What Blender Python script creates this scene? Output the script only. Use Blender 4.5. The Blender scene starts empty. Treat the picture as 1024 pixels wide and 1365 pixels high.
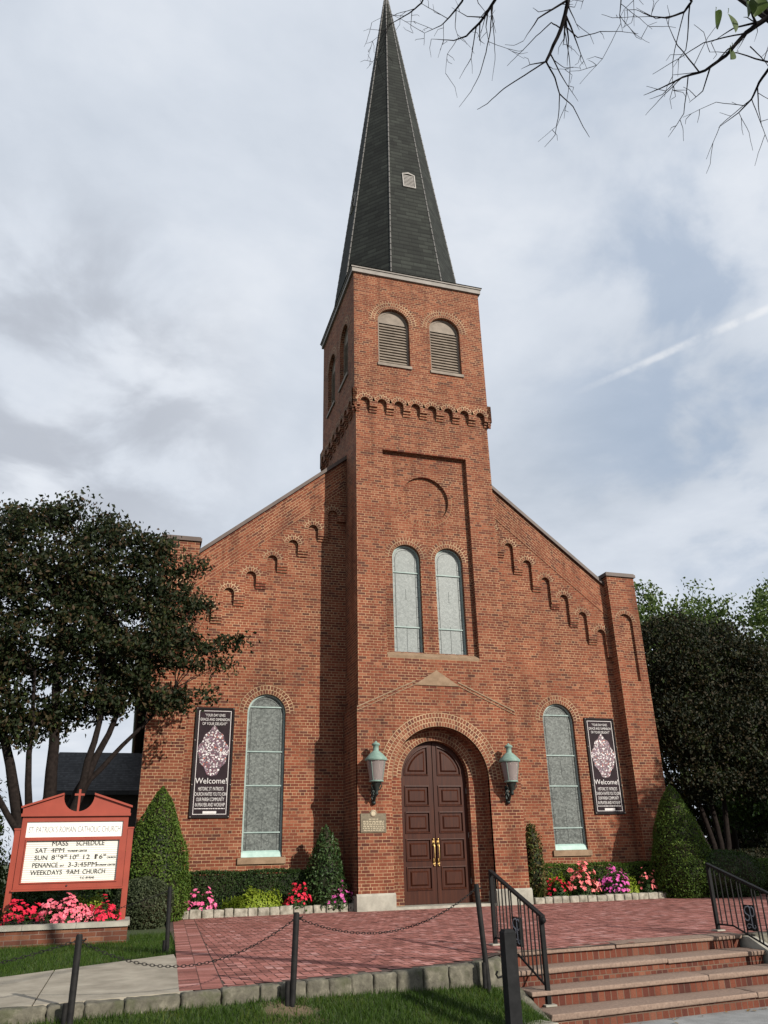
import bpy, bmesh, math, random
import numpy as np
from mathutils import Vector, Matrix
from mathutils.geometry import tessellate_polygon
S = bpy.context.scene
COL = S.collection
PI = math.pi
rnd = random.Random(7)
rng = np.random.default_rng(11)

# ------------------------------------------------------------------ camera
CAM = Vector((-7.729, -20.41, 1.243))
ya, pt, ro = (math.radians(a) for a in (17.317, 23.455, -1.35))
F = Vector((math.sin(ya)*math.cos(pt), math.cos(ya)*math.cos(pt), math.sin(pt)))
R = Vector((math.cos(ya), -math.sin(ya), 0)); U = R.cross(F)
R2 = R*math.cos(ro)+U*math.sin(ro); U2 = -R*math.sin(ro)+U*math.cos(ro)
cd = bpy.data.cameras.new("camera"); cam = bpy.data.objects.new("camera", cd); COL.objects.link(cam)
M = Matrix.Identity(4)
for i in range(3):
    M[i][0] = R2[i]; M[i][1] = U2[i]; M[i][2] = -F[i]; M[i][3] = CAM[i]
cam.matrix_world = M
cd.sensor_fit = 'VERTICAL'; cd.sensor_height = 36; cd.lens = 1051.8*36/1365
cd.clip_end = 4000; S.camera = cam

# ------------------------------------------------------------------ sun, sky, exposure
SUN_EL, SUN_AZ = math.radians(25), math.radians(29)     # azimuth: right of the facade's outward normal
sdir = Vector((math.sin(SUN_AZ)*math.cos(SUN_EL), -math.cos(SUN_AZ)*math.cos(SUN_EL), math.sin(SUN_EL)))
sl = bpy.data.lights.new("sun", 'SUN'); sl.energy = 5.0; sl.angle = math.radians(0.6); sl.color = (1.0, .93, .83)
so = bpy.data.objects.new("sun", sl); COL.objects.link(so); so.rotation_euler = sdir.to_track_quat('Z', 'Y').to_euler()
so.location = (0, 0, 60)
S.view_settings.view_transform = 'Standard'; S.view_settings.look = 'None'
S.view_settings.exposure = 0.38; S.view_settings.gamma = 1.0
W = bpy.data.worlds.new("World"); S.world = W; W.use_nodes = True

class NT:
    """tiny node-tree helper"""
    def __init__(s, tree): s.t = tree; s.n = tree.nodes; s.l = tree.links
    def add(s, typ, ins=None, **kw):
        n = s.n.new(typ)
        for k, v in kw.items(): setattr(n, k, v)
        for k, v in (ins or {}).items(): s.put(n.inputs[k], v)
        return n
    def put(s, sock, v):
        if isinstance(v, bpy.types.NodeSocket): s.l.new(v, sock)
        else: sock.default_value = v
    def math(s, op, a, b=0.0, c=None, clamp=False):
        n = s.n.new('ShaderNodeMath'); n.operation = op; n.use_clamp = clamp
        s.put(n.inputs[0], a); s.put(n.inputs[1], b)
        if c is not None: s.put(n.inputs[2], c)
        return n.outputs[0]
    def ramp(s, fac, stops, interp='LINEAR'):
        n = s.n.new('ShaderNodeValToRGB'); r = n.color_ramp; r.interpolation = interp
        while len(r.elements) < len(stops): r.elements.new(.5)
        for e, (p, c) in zip(r.elements, stops): e.position = p; e.color = (*c, 1) if len(c) == 3 else c
        s.put(n.inputs[0], fac); return n.outputs[0]
    def mix(s, f, a, b, mode='MIX'):
        n = s.n.new('ShaderNodeMix'); n.data_type = 'RGBA'; n.blend_type = mode
        s.put(n.inputs[0], f)
        s.put(n.inputs[6], (*a, 1) if isinstance(a, tuple) and len(a) == 3 else a)
        s.put(n.inputs[7], (*b, 1) if isinstance(b, tuple) and len(b) == 3 else b)
        return n.outputs[2]
    def noise(s, vec, scale, detail=4, rough=.55, dist=0.0):
        return s.add('ShaderNodeTexNoise', {'Vector': vec, 'Scale': scale, 'Detail': detail, 'Roughness': rough, 'Distortion': dist}).outputs[0]
    def maprange(s, v, a, b, c=0.0, d=1.0):
        n = s.n.new('ShaderNodeMapRange'); n.interpolation_type = 'SMOOTHSTEP'
        for i, x in enumerate((v, a, b, c, d)): s.put(n.inputs[i], x)
        return n.outputs[0]

def build_sky():
    t = NT(W.node_tree); t.n.clear()
    out = t.add('ShaderNodeOutputWorld'); bg = t.add('ShaderNodeBackground'); t.l.new(bg.outputs[0], out.inputs[0])
    bg.inputs[1].default_value = 0.063
    sky = t.add('ShaderNodeTexSky', sky_type='NISHITA', sun_disc=False)
    sky.sun_elevation = SUN_EL; sky.sun_rotation = PI - SUN_AZ; sky.air_density = 1.0; sky.dust_density = 1.6
    g = t.add('ShaderNodeTexCoord').outputs['Generated']
    def dot(v):
        n = t.add('ShaderNodeVectorMath', {0: g, 1: v}, operation='DOT_PRODUCT'); return n.outputs['Value']
    # clouds live on a flat layer overhead: project the direction on to it
    sep = t.add('ShaderNodeSeparateXYZ', {0: g})
    zz = t.math('ADD', t.math('MAXIMUM', sep.outputs[2], 0.0), 0.22)
    comb = t.add('ShaderNodeCombineXYZ', {0: t.math('DIVIDE', sep.outputs[0], zz), 1: t.math('DIVIDE', sep.outputs[1], zz), 2: 0.0}).outputs[0]
    n1 = t.noise(comb, 1.3, 7, .56, .35); n2 = t.noise(comb, 3.4, 6, .55, .3)
    n3 = t.noise(comb, .7, 3, .5)
    shade = t.math('ADD', t.math('MULTIPLY', n1, .72), t.math('MULTIPLY', n2, .28))
    cloud = t.ramp(shade, [(.32, (5.9, 6.65, 7.7)), (.43, (7.3, 8.0, 9.05)), (.51, (8.3, 8.95, 9.95)), (.60, (9.6, 10.1, 10.9)), (.70, (10.6, 10.9, 11.4))])
    # the darker bank low on the left
    dk = t.maprange(dot(SKY_DARK), .955, 1.0)
    cloud = t.mix(t.math('MULTIPLY', t.math('MULTIPLY', dk, .8), t.maprange(n2, .60, .40)), cloud, (5.7, 6.1, 6.9))
    # thin blue gaps
    gap = t.math('MULTIPLY', t.maprange(dot(SKY_BLUE1), .955, 1.0), t.maprange(n2, .56, .38))
    gap2 = t.math('MULTIPLY', t.maprange(dot(SKY_BLUE2), .972, 1.0), t.math('MULTIPLY', t.maprange(n2, .60, .38), .6))
    gaps = t.math('ADD', gap, gap2, clamp=True)
    blue = t.mix(.72, sky.outputs[0], (5.0, 6.5, 8.8))
    colr = t.mix(t.math('MULTIPLY', gaps, .55), cloud, blue)
    # vapour trail: a great-circle streak
    d = t.math('ABSOLUTE', t.math('ADD', dot(TRAIL_N), t.math('MULTIPLY', t.math('SUBTRACT', n2, .5), .012)))
    along = t.maprange(dot(TRAIL_A), TRAIL_LIM[0], TRAIL_LIM[1])
    wv = t.math('MULTIPLY', t.math('MULTIPLY', t.maprange(d, .0065, .001), along), t.maprange(t.noise(g, 22, 4, .6), .30, .62))
    colr = t.mix(t.math('MULTIPLY', wv, .6), colr, (11.2, 11.3, 11.5))
    # below the horizon: dull ground tone
    colr = t.mix(t.maprange(sep.outputs[2], -.02, -.12), colr, (2.0, 2.1, 1.9))
    t.l.new(colr, bg.inputs[0])
def raydir(u, v):
    return (F + R2*((u-512)/1051.8) - U2*((v-682.5)/1051.8)).normalized()
SKY_DARK = raydir(60, 540); SKY_BLUE1 = raydir(1010, 520); SKY_BLUE2 = raydir(860, 200)
_a, _b = raydir(1024, 410), raydir(770, 525)
TRAIL_N = _a.cross(_b).normalized(); TRAIL_A = _a; TRAIL_LIM = (_a.dot(_b)-.004, _a.dot(_b)+.022)
build_sky()

# ------------------------------------------------------------------ object helpers
ORG = {}
def link(o): COL.objects.link(o); return o
def thing(name, label, cat, loc=(0, 0, 0), group=None):
    o = link(bpy.data.objects.new(name, None)); o.location = loc; o.empty_display_size = .2
    o['label'] = label; o['category'] = cat
    if group: o['group'] = group
    ORG[o.name] = Vector(loc); return o
def tag(o, label, cat, group=None):
    o['label'] = label; o['category'] = cat
    if group: o['group'] = group
    return o
def copy_tree(o, parent=None, delta=None):
    c = o.copy(); link(c)
    if parent is not None: c.parent = parent
    elif delta is not None:
        c.location = o.location + Vector(delta)
    for ch in list(o.children): copy_tree(ch, c)
    return c

class MB:
    """collects faces (with uv in metres); build() makes one mesh object"""
    def __init__(s): s.v = []; s.f = []; s.uv = []; s.m = []; s.sm = []
    def face(s, pts, uv=None, mat=0, smooth=False):
        b = len(s.v); s.v += [tuple(p) for p in pts]; s.f.append(tuple(range(b, b+len(pts)))); s.uv.append(uv); s.m.append(mat); s.sm.append(smooth)
    def grid(s, rows, closed=False, mat=0, smooth=True, uvs=None):
        b = len(s.v); n = len(rows[0])
        for r in rows: s.v += [tuple(p) for p in r]
        for i in range(len(rows)-1):
            for j in range(n if closed else n-1):
                k = (j+1) % n
                s.f.append((b+i*n+j, b+i*n+k, b+(i+1)*n+k, b+(i+1)*n+j))
                s.uv.append([(uvs[a][c][0], uvs[a][c][1]) for a, c in ((i, j), (i, j+1), (i+1, j+1), (i+1, j))] if uvs else None)
                s.m.append(mat); s.sm.append(smooth)
    def box(s, x0, x1, y0, y1, z0, z1, mat=0):
        p = [(x0,y0,z0),(x1,y0,z0),(x1,y1,z0),(x0,y1,z0),(x0,y0,z1),(x1,y0,z1),(x1,y1,z1),(x0,y1,z1)]
        for q in ((0,3,2,1),(4,5,6,7),(0,1,5,4),(1,2,6,5),(2,3,7,6),(3,0,4,7)): s.face([p[i] for i in q], None, mat)
    def hexa(s, p, mat=0):
        for q in ((0,3,2,1),(4,5,6,7),(0,1,5,4),(1,2,6,5),(2,3,7,6),(3,0,4,7)): s.face([p[i] for i in q], None, mat)
    def tube(s, pts, rad, n=8, mat=0, cap=True, smooth=True):
        pts = [Vector(p) for p in pts]
        if not hasattr(rad, '__len__'): rad = [rad]*len(pts)
        rows = []; up = None
        for i, p in enumerate(pts):
            d = (pts[min(i+1, len(pts)-1)] - pts[max(i-1, 0)])
            if d.length < 1e-9: d = Vector((0, 0, 1))
            d.normalize()
            if up is None: up = d.orthogonal().normalized()
            up = (up - d*up.dot(d))
            if up.length < 1e-6: up = d.orthogonal()
            up.normalize(); w = d.cross(up)
            rows.append([p + (up*math.cos(2*PI*k/n) + w*math.sin(2*PI*k/n))*rad[i] for k in range(n)])
        s.grid(rows, True, mat, smooth)
        if cap:
            s.face(list(reversed(rows[0])), None, mat); s.face(rows[-1], None, mat)
    def lathe(s, prof, c, n=20, mat=0, smooth=True):
        rows = [[(c[0]+r*math.cos(2*PI*k/n), c[1]+r*math.sin(2*PI*k/n), c[2]+z) for k in range(n)] for r, z in prof]
        s.grid(rows, True, mat, smooth)
    def ball(s, c, r, n=10, m=6, mat=0, sq=1.0):
        s.lathe([(max(r*math.sin(PI*i/m), 1e-4), -r*sq*math.cos(PI*i/m)) for i in range(m+1)], c, n, mat)
    def mesh(s, me, mat4, mat=0):
        b = len(s.v); s.v += [tuple(mat4 @ v.co) for v in me.vertices]
        for p in me.polygons:
            s.f.append(tuple(b+i for i in p.vertices)); s.uv.append(None); s.m.append(mat); s.sm.append(False)
    def build(s, name, mats, parent=None, kind=None, merge=False):
        if not isinstance(mats, (list, tuple)): mats = [mats]
        org = ORG.get(parent.name, Vector()) if parent is not None else Vector()
        me = bpy.data.meshes.new(name); V = [Vector(p) for p in s.v]
        me.from_pydata([tuple(p-org) for p in V], [], s.f); me.update()
        for m in mats: me.materials.append(m)
        uvl = me.uv_layers.new(name="UVMap").data
        for p in me.polygons:
            p.material_index = min(s.m[p.index], len(mats)-1); p.use_smooth = s.sm[p.index]
            u = s.uv[p.index]
            if u is None:
                n = p.normal; a = max(range(3), key=lambda i: abs(n[i]))
                i, j = ((1, 2), (0, 2), (0, 1))[a]
                u = [(V[k][i], V[k][j]) for k in p.vertices]
            for li, q in zip(p.loop_indices, u): uvl[li].uv = q
        if merge:
            bm = bmesh.new(); bm.from_mesh(me); bmesh.ops.remove_doubles(bm, verts=bm.verts, dist=1e-5)
            bm.to_mesh(me); bm.free()
        o = link(bpy.data.objects.new(name, me))
        if parent is not None: o.parent = parent; ORG[o.name] = org
        if kind: o['kind'] = kind
        return o

class Fr:
    """a vertical wall frame: point(u, z, n): u along, z up, n outward"""
    def __init__(s, o, u, n): s.o = Vector(o); s.u = Vector(u); s.n = Vector(n)
    def p(s, u, z, n=0.0): return s.o + s.u*u + Vector((0, 0, z)) + s.n*n
FRONT = Fr((0, 0, 0), (1, 0, 0), (0, -1, 0))
def at_y(y): return Fr((0, y, 0), (1, 0, 0), (0, -1, 0))

def arch(cx, z0, zs, r, n=20):
    return [(cx-r, z0), (cx+r, z0)] + [(cx+r*math.cos(PI*i/n), zs+r*math.sin(PI*i/n)) for i in range(n+1)]
def circ(cx, cz, r, n=36): return [(cx+r*math.cos(2*PI*i/n), cz+r*math.sin(2*PI*i/n)) for i in range(n)]
def area2(l): return sum(l[i][0]*l[(i+1) % len(l)][1]-l[(i+1) % len(l)][0]*l[i][1] for i in range(len(l)))
def plate(mb, fr, outer, holes=(), n0=0.0, n1=None, edge=True, mat=0, hole_depth=None):
    """flat face at n0 with holes; hole reveals run to hole_depth, outer edge to n1"""
    loops = [outer]+list(holes); flat = [q for l in loops for q in l]
    tris = tessellate_polygon([[Vector((a, b, 0)) for a, b in l] for l in loops])
    for t in tris:
        q = [flat[i] for i in t]
        if area2(q) < 0: q.reverse()
        P = [fr.p(a, b, n0) for a, b in q]
        if (P[1]-P[0]).cross(P[2]-P[0]).dot(fr.n) < 0: P.reverse(); q.reverse()
        mb.face(P, [(a, b) for a, b in q], mat)
    def rim(l, inner, nn):
        if (area2(l) > 0) == inner: l = list(reversed(l))
        acc = 0
        for i in range(len(l)):
            a, b = l[i], l[(i+1) % len(l)]
            mb.face([fr.p(*a, n0), fr.p(*a, nn), fr.p(*b, nn), fr.p(*b, n0)], None, mat)
    if n1 is not None and edge: rim(outer, False, n1)
    for k, h in enumerate(holes):
        hd = hole_depth[k] if isinstance(hole_depth, (list, tuple)) else hole_depth
        if hd is not None: rim(h, True, hd)
def ring(mb, fr, cx, cz, r0, r1, n0, n1, a0=0.0, a1=PI, seg=26, mat=0):
    rows = []
    for i in range(seg):
        A, B = a0+(a1-a0)*i/seg, a0+(a1-a0)*(i+1)/seg
        q = lambda a, r, n: fr.p(cx+r*math.cos(a), cz+r*math.sin(a), n)
        rm = (r0+r1)/2
        mb.face([q(A, r0, n0), q(A, r1, n0), q(B, r1, n0), q(B, r0, n0)],
                [(A*rm, 0), (A*rm, r1-r0), (B*rm, r1-r0), (B*rm, 0)], mat)
        mb.face([q(A, r1, n0), q(A, r1, n1), q(B, r1, n1), q(B, r1, n0)], None, mat)
        mb.face([q(B, r0, n0), q(B, r0, n1), q(A, r0, n1), q(A, r0, n0)], None, mat)
def inset(loop, d):
    """offset a CCW polygon inwards"""
    n = len(loop); out = []
    for i in range(n):
        a, b, c = Vector(loop[i-1]), Vector(loop[i]), Vector(loop[(i+1) % n])
        e1 = (b-a).normalized(); e2 = (c-b).normalized()
        n1 = Vector((-e1.y, e1.x)); n2 = Vector((-e2.y, e2.x))
        m = (n1+n2); m = m/max(m.length_squared/2, .3)
        out.append(tuple(b+m*d))
    return out
def raised(mb, fr, loop, prof, mat=0):
    """nested offsets of a loop: prof = [(inset, n)...]; last one is filled"""
    if area2(loop) < 0: loop = list(reversed(loop))
    L = [(inset(loop, d), n) for d, n in prof]
    for (a, na), (b, nb) in zip(L, L[1:]):
        for i in range(len(a)):
            j = (i+1) % len(a)
            mb.face([fr.p(*a[i], na), fr.p(*a[j], na), fr.p(*b[j], nb), fr.p(*b[i], nb)], None, mat)
    plate(mb, fr, L[-1][0], (), L[-1][1], None, False, mat)
def text(mb, body, fr, u, z, size, n=0.0, sx=1.0, align='CENTER', depth=.002, mat=0, shear=0.0, spacing=1.0, fit=None):
    cu = bpy.data.curves.new("text", 'FONT'); cu.body = body; cu.size = size; cu.align_x = align; cu.extrude = depth
    cu.space_character = spacing; cu.shear = shear; cu.resolution_u = 3
    o = bpy.data.objects.new("text", cu); me = bpy.data.meshes.new_from_object(o)
    if fit and len(me.vertices):
        xs = [v.co.x for v in me.vertices]; sx = fit/(max(xs)-min(xs))
    m = Matrix.Identity(4)
    for i in range(3):
        m[i][0] = fr.u[i]*sx; m[i][1] = (0, 0, 1)[i]; m[i][2] = fr.n[i]; m[i][3] = fr.p(u, z, n)[i]
    mb.mesh(me, m, mat)
    bpy.data.objects.remove(o); bpy.data.curves.remove(cu); bpy.data.meshes.remove(me)

# ------------------------------------------------------------------ materials
def new_mat(name):
    m = bpy.data.materials.new(name); m.use_nodes = True; t = NT(m.node_tree)
    b = t.n['Principled BSDF']; return m, t, b
def noisy(name, c1, c2, scale=8, rough=.7, metal=0.0, spec=.4, bump=0.0, detail=5, coord='Object', bscale=None):
    m, t, b = new_mat(name)
    v = t.add('ShaderNodeTexCoord').outputs[coord]
    n = t.noise(v, scale, detail, .6)
    t.l.new(t.ramp(n, [(.3, c1), (.7, c2)]), b.inputs['Base Color'])
    b.inputs['Roughness'].default_value = rough; b.inputs['Metallic'].default_value = metal; b.inputs['Specular IOR Level'].default_value = spec
    if bump:
        bn = t.add('ShaderNodeBump', {'Strength': .6, 'Distance': bump, 'Height': t.noise(v, bscale or scale*3, 4, .6)})
        t.l.new(bn.outputs[0], b.inputs['Normal'])
    return m
def brick(name, stops, mortar, bw=.218, bh=.0755, ms=.0064, squash=True, var=.28, rough=.88, bump=.004, stain=0.0):
    m, t, b = new_mat(name)
    uv = t.add('ShaderNodeUVMap').outputs[0]
    wob = t.add('ShaderNodeVectorMath', {0: uv, 1: t.add('ShaderNodeVectorMath', {0: t.add('ShaderNodeTexNoise', {'Vector': uv, 'Scale': 9.0, 'Detail': 2.0}).outputs['Color'], 1: (.006, .006, 0)}, operation='MULTIPLY').outputs[0]}, operation='ADD').outputs[0]
    bk = t.add('ShaderNodeTexBrick', {'Vector': wob, 'Scale': 1.0, 'Mortar Size': ms, 'Mortar Smooth': .25, 'Bias': 0.0, 'Brick Width': bw, 'Row Height': bh,
               'Color1': (0, 0, 0, 1), 'Color2': (1, 1, 1, 1), 'Mortar': (.5, .5, .5, 1)})
    bk.offset = .5
    if squash: bk.squash = .5; bk.squash_frequency = 6
    obj = t.add('ShaderNodeTexCoord').outputs['Object']
    big = t.noise(obj, .55, 5, .6); fine = t.noise(uv, 60, 3, .6)
    colr = t.ramp(bk.outputs['Color'], stops)
    colr = t.mix(1.0, colr, t.ramp(big, [(.3, (1-var, 1-var*1.0, 1-var*.9)), (.7, (1+var*.45, 1+var*.5, 1+var*.55))]), 'MULTIPLY')
    colr = t.mix(1.0, colr, t.ramp(fine, [(.3, (.8, .8, .8)), (.7, (1.18, 1.18, 1.18))]), 'MULTIPLY')
    mort = t.mix(1.0, (*mortar, 1), t.ramp(t.noise(obj, 1.3, 4, .6), [(.3, (.55, .55, .55)), (.7, (1.25, 1.25, 1.25))]), 'MULTIPLY')
    colr = t.mix(bk.outputs['Fac'], colr, mort)
    sk = t.noise(t.add('ShaderNodeMapping', {'Vector': obj, 'Scale': (2.6, 2.6, .22)}).outputs[0], 1.0, 5, .6)
    colr = t.mix(1.0, colr, t.ramp(sk, [(.32, (.66, .64, .62)), (.48, (1, 1, 1)), (.7, (1.06, 1.06, 1.05))]), 'MULTIPLY')
    if stain:
        st = t.maprange(t.noise(obj, 2.4, 5, .65), .60, .74)
        colr = t.mix(t.math('MULTIPLY', st, stain), colr, (.36, .27, .20))
    t.l.new(colr, b.inputs['Base Color']); b.inputs['Roughness'].default_value = rough; b.inputs['Specular IOR Level'].default_value = .25
    h = t.math('ADD', t.math('MULTIPLY', bk.outputs['Fac'], -1.0), t.math('MULTIPLY', fine, .5))
    t.l.new(t.add('ShaderNodeBump', {'Strength': .7, 'Distance': bump, 'Height': h}).outputs[0], b.inputs['Normal'])
    return m
BST = [(0.0, (.070, .024, .016)), (.12, (.110, .031, .018)), (.45, (.148, .041, .0205)), (.75, (.176, .051, .025)), (.92, (.196, .065, .033)), (1.0, (.225, .090, .049))]
M = {}
M['brick'] = brick('church_brick', BST, (.33, .225, .13), stain=.10)
M['ring'] = brick('arch_brick', [(c, (r*.95, g*1.1, b*1.15)) for c, (r, g, b) in BST], (.34, .24, .145), bw=.085, bh=.117, ms=.0105, squash=False)
M['ringplain'] = brick('circle_brick', BST, (.235, .15, .082), bw=.085, bh=.117, ms=.009, squash=False)
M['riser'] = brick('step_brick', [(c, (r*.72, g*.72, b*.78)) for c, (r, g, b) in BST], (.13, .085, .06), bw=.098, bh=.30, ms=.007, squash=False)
M['planter'] = brick('planter_brick', [(c, (r*.75, g*.95, b*1.0)) for c, (r, g, b) in BST], (.14, .10, .08), bw=.26, bh=.075, ms=.006, squash=False)
M['stone'] = noisy('base_stone', (.19, .18, .15), (.33, .315, .265), 3.5, .85, bump=.004)
M['sand'] = noisy('sandstone', (.15, .098, .058), (.24, .165, .105), 5, .85, bump=.003)
M['coping'] = noisy('brown_coping', (.045, .030, .024), (.085, .058, .046), 3, .6)
M['trim'] = noisy('grey_trim', (.13, .115, .10), (.21, .19, .17), 2.5, .6)
M['louvre'] = noisy('louvre_paint', (.13, .105, .082), (.21, .172, .135), 4, .7)
M['copper'] = noisy('verdigris_frame', (.17, .235, .22), (.27, .345, .32), 6, .6)
M['mint'] = noisy('mint_sill', (.24, .36, .325), (.34, .47, .43), 6, .6)
M['verd'] = noisy('verdigris_copper', (.095, .16, .135), (.19, .275, .235), 9, .65)
M['bracket'] = noisy('bracket_iron', (.012, .016, .015), (.04, .055, .05), 14, .5, metal=.5)
M['iron'] = noisy('black_iron', (.005, .005, .0055), (.012, .012, .012), 12, .6, spec=.12)
M['monogram'] = noisy('monogram_paint', (.16, .17, .19), (.26, .27, .29), 12, .5)
M['rustpost'] = noisy('post_paint', (.007, .007, .0075), (.018, .017, .016), 16, .65, spec=.12)
M['timber'] = noisy('dark_timber', (.006, .0065, .007), (.016, .016, .017), 7, .7, spec=.12, bump=.003)
M['brass'] = noisy('brass', (.36, .23, .08), (.58, .40, .16), 20, .38, metal=1.0)
M['bronze'] = noisy('bronze', (.075, .062, .042), (.125, .105, .07), 16, .45, metal=.55)
M['bronze_hi'] = noisy('bronze_lettering', (.26, .22, .15), (.36, .31, .22), 16, .4, metal=.5)
M['signred'] = noisy('sign_paint', (.20, .030, .0145), (.255, .041, .021), 3, .5)
M['signboard'] = noisy('letter_board', (.58, .57, .51), (.68, .67, .60), 2, .55)
M['signhead'] = noisy('header_panel', (.64, .63, .58), (.72, .71, .66), 2, .5)
M['letter'] = noisy('black_letter', (.014, .014, .014), (.03, .03, .03), 9, .5)
M['greyletter'] = noisy('grey_letter', (.17, .17, .18), (.26, .26, .27), 9, .5)
M['banner'] = noisy('banner_vinyl', (.012, .008, .010), (.024, .014, .018), 3, .65, spec=.1)
M['bannerframe'] = noisy('banner_frame', (.007, .006, .006), (.014, .012, .012), 5, .6, spec=.1)
M['white'] = noisy('white_print', (.42, .40, .39), (.54, .52, .51), 14, .5)
M['bulb'] = noisy('bulb_white', (.7, .68, .62), (.8, .78, .74), 9, .3)
M['conc'] = noisy('sidewalk_concrete', (.17, .150, .115), (.31, .28, .225), 2.6, .9, bump=.003, bscale=60)
M['asphalt'] = noisy('road_asphalt', (.15, .155, .155), (.24, .245, .245), 3, .9, bump=.005, bscale=90)
M['soil'] = noisy('bed_soil', (.022, .015, .010), (.05, .036, .025), 9, .95, bump=.02)
M['ventpaint'] = noisy('vent_paint', (.24, .225, .205), (.33, .31, .29), 4, .7)
M['leadline'] = noisy('lead_came', (.035, .038, .037), (.07, .075, .073), 9, .6)
M['lead'] = noisy('ridge_cap', (.075, .072, .068), (.14, .135, .128), 7, .7)
M['dark'] = noisy('dark_interior', (.006, .006, .007), (.012, .012, .013), 2, .8)
M['bark'] = noisy('bark', (.008, .006, .0055), (.021, .016, .014), 14, .95, spec=.08, bump=.012)  # near black: the crown's shade on the trunks is put into this colour
M['twig'] = noisy('twig_bark', (.005, .004, .004), (.013, .010, .010), 20, .95, spec=.1)
M['gutter'] = noisy('gutter_metal', (.05, .045, .04), (.09, .08, .07), 6, .5, metal=.3)
M['slabstone'] = noisy('granite_tread', (.135, .092, .070), (.235, .165, .125), 34, .85, bump=.004, detail=8)
M['granite'] = noisy('kerb_granite', (.11, .10, .075), (.34, .315, .26), 7.5, .9, bump=.012, detail=8)
def granite():
    m, t, b = new_mat('mossy_granite'); v = t.add('ShaderNodeTexCoord').outputs['Object']
    col = t.ramp(t.noise(v, 8, 8, .65), [(.3, (.042, .038, .027)), (.55, (.098, .090, .066)), (.72, (.18, .165, .125))])
    col = t.mix(t.math('MULTIPLY', t.maprange(t.noise(v, 3.3, 5, .65), .50, .66), .65), col, (.040, .046, .016))
    t.l.new(col, b.inputs['Base Color']); b.inputs['Roughness'].default_value = .9
    t.l.new(t.add('ShaderNodeBump', {'Strength': .8, 'Distance': .018, 'Height': t.noise(v, 18, 6, .65)}).outputs[0], b.inputs['Normal'])
    return m
M['mossgranite'] = granite()
M['plainwall'] = noisy('dark_siding', (.03, .025, .022), (.05, .042, .038), 3, .8)  # one dark wall colour for the side building

def wood():
    m, t, b = new_mat('door_mahogany')
    v = t.add('ShaderNodeMapping', {'Vector': t.add('ShaderNodeTexCoord').outputs['Object'], 'Scale': (26, 26, 1.6)}).outputs[0]
    n = t.noise(v, 1.0, 6, .6, .6)
    t.l.new(t.ramp(n, [(.25, (.020, .0055, .0035)), (.6, (.044, .0125, .0058)), (.8, (.066, .020, .0095))]), b.inputs['Base Color'])
    b.inputs['Roughness'].default_value = .40; b.inputs['Specular IOR Level'].default_value = .16
    return m
M['wood'] = wood()
def shingles(name, c, uvscale=1.0, bw=.30, bh=.14):
    m, t, b = new_mat(name); uv = t.add('ShaderNodeUVMap').outputs[0]
    bk = t.add('ShaderNodeTexBrick', {'Vector': uv, 'Scale': 1.0, 'Mortar Size': .006, 'Mortar Smooth': .1, 'Brick Width': bw, 'Row Height': bh,
               'Color1': (0, 0, 0, 1), 'Color2': (1, 1, 1, 1), 'Mortar': (0, 0, 0, 1)})
    bk.offset = .37; bk.squash = 1.35; bk.squash_frequency = 3
    col = t.ramp(bk.outputs['Color'], [(0, tuple(x*.62 for x in c)), (.35, tuple(x*.85 for x in c)), (.65, c), (1, tuple(x*1.35 for x in c))])
    col = t.mix(bk.outputs['Fac'], col, tuple(x*.22 for x in c))
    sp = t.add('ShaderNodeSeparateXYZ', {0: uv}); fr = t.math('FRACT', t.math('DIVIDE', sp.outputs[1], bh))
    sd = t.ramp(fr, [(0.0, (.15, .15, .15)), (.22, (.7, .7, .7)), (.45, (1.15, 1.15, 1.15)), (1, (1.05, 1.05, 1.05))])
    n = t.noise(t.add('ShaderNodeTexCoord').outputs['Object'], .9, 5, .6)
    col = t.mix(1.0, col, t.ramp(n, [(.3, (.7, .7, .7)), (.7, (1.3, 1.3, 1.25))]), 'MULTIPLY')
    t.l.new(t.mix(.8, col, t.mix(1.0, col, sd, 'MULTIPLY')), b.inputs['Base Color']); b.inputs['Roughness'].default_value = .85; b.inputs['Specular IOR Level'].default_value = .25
    t.l.new(t.add('ShaderNodeBump', {'Strength': .8, 'Distance': .02, 'Height': fr}).outputs[0], b.inputs['Normal'])
    return m
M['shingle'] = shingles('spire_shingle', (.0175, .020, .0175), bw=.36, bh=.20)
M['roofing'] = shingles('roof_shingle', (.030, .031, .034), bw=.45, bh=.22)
def glass(name, lo, hi, lead=.5):
    m, t, b = new_mat(name)
    v = t.add('ShaderNodeTexCoord').outputs['Object']
    vo = t.add('ShaderNodeTexVoronoi', {'Vector': v, 'Scale': 24.0}, feature='DISTANCE_TO_EDGE').outputs['Distance']
    vc = t.add('ShaderNodeTexVoronoi', {'Vector': v, 'Scale': 24.0}).outputs['Color']
    col = t.ramp(t.math('ADD', t.math('MULTIPLY', t.add('ShaderNodeSeparateXYZ', {0: vc}).outputs[0], .4), t.math('MULTIPLY', t.math('ADD', t.math('MULTIPLY', t.noise(v, 3.2, 7, .75), .45), t.math('MULTIPLY', t.noise(v, 1.1, 3, .6), .40)), .85)), [(.2, lo), (.8, hi)])
    edge = t.maprange(vo, .05, .012)
    t.l.new(t.mix(t.math('MULTIPLY', edge, lead), col, tuple(x*.3 for x in lo)), b.inputs['Base Color'])
    b.inputs['Roughness'].default_value = .45; b.inputs['Specular IOR Level'].default_value = .22
    t.l.new(t.add('ShaderNodeBump', {'Strength': .35, 'Distance': .012, 'Height': t.noise(v, 7, 4, .6)}).outputs[0], b.inputs['Normal'])
    return m
M['glass'] = glass('leaded_glass', (.026, .032, .030), (.145, .162, .152))
M['glass_hi'] = glass('hazed_glazing', (.115, .132, .128), (.20, .222, .215), .45)
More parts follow.
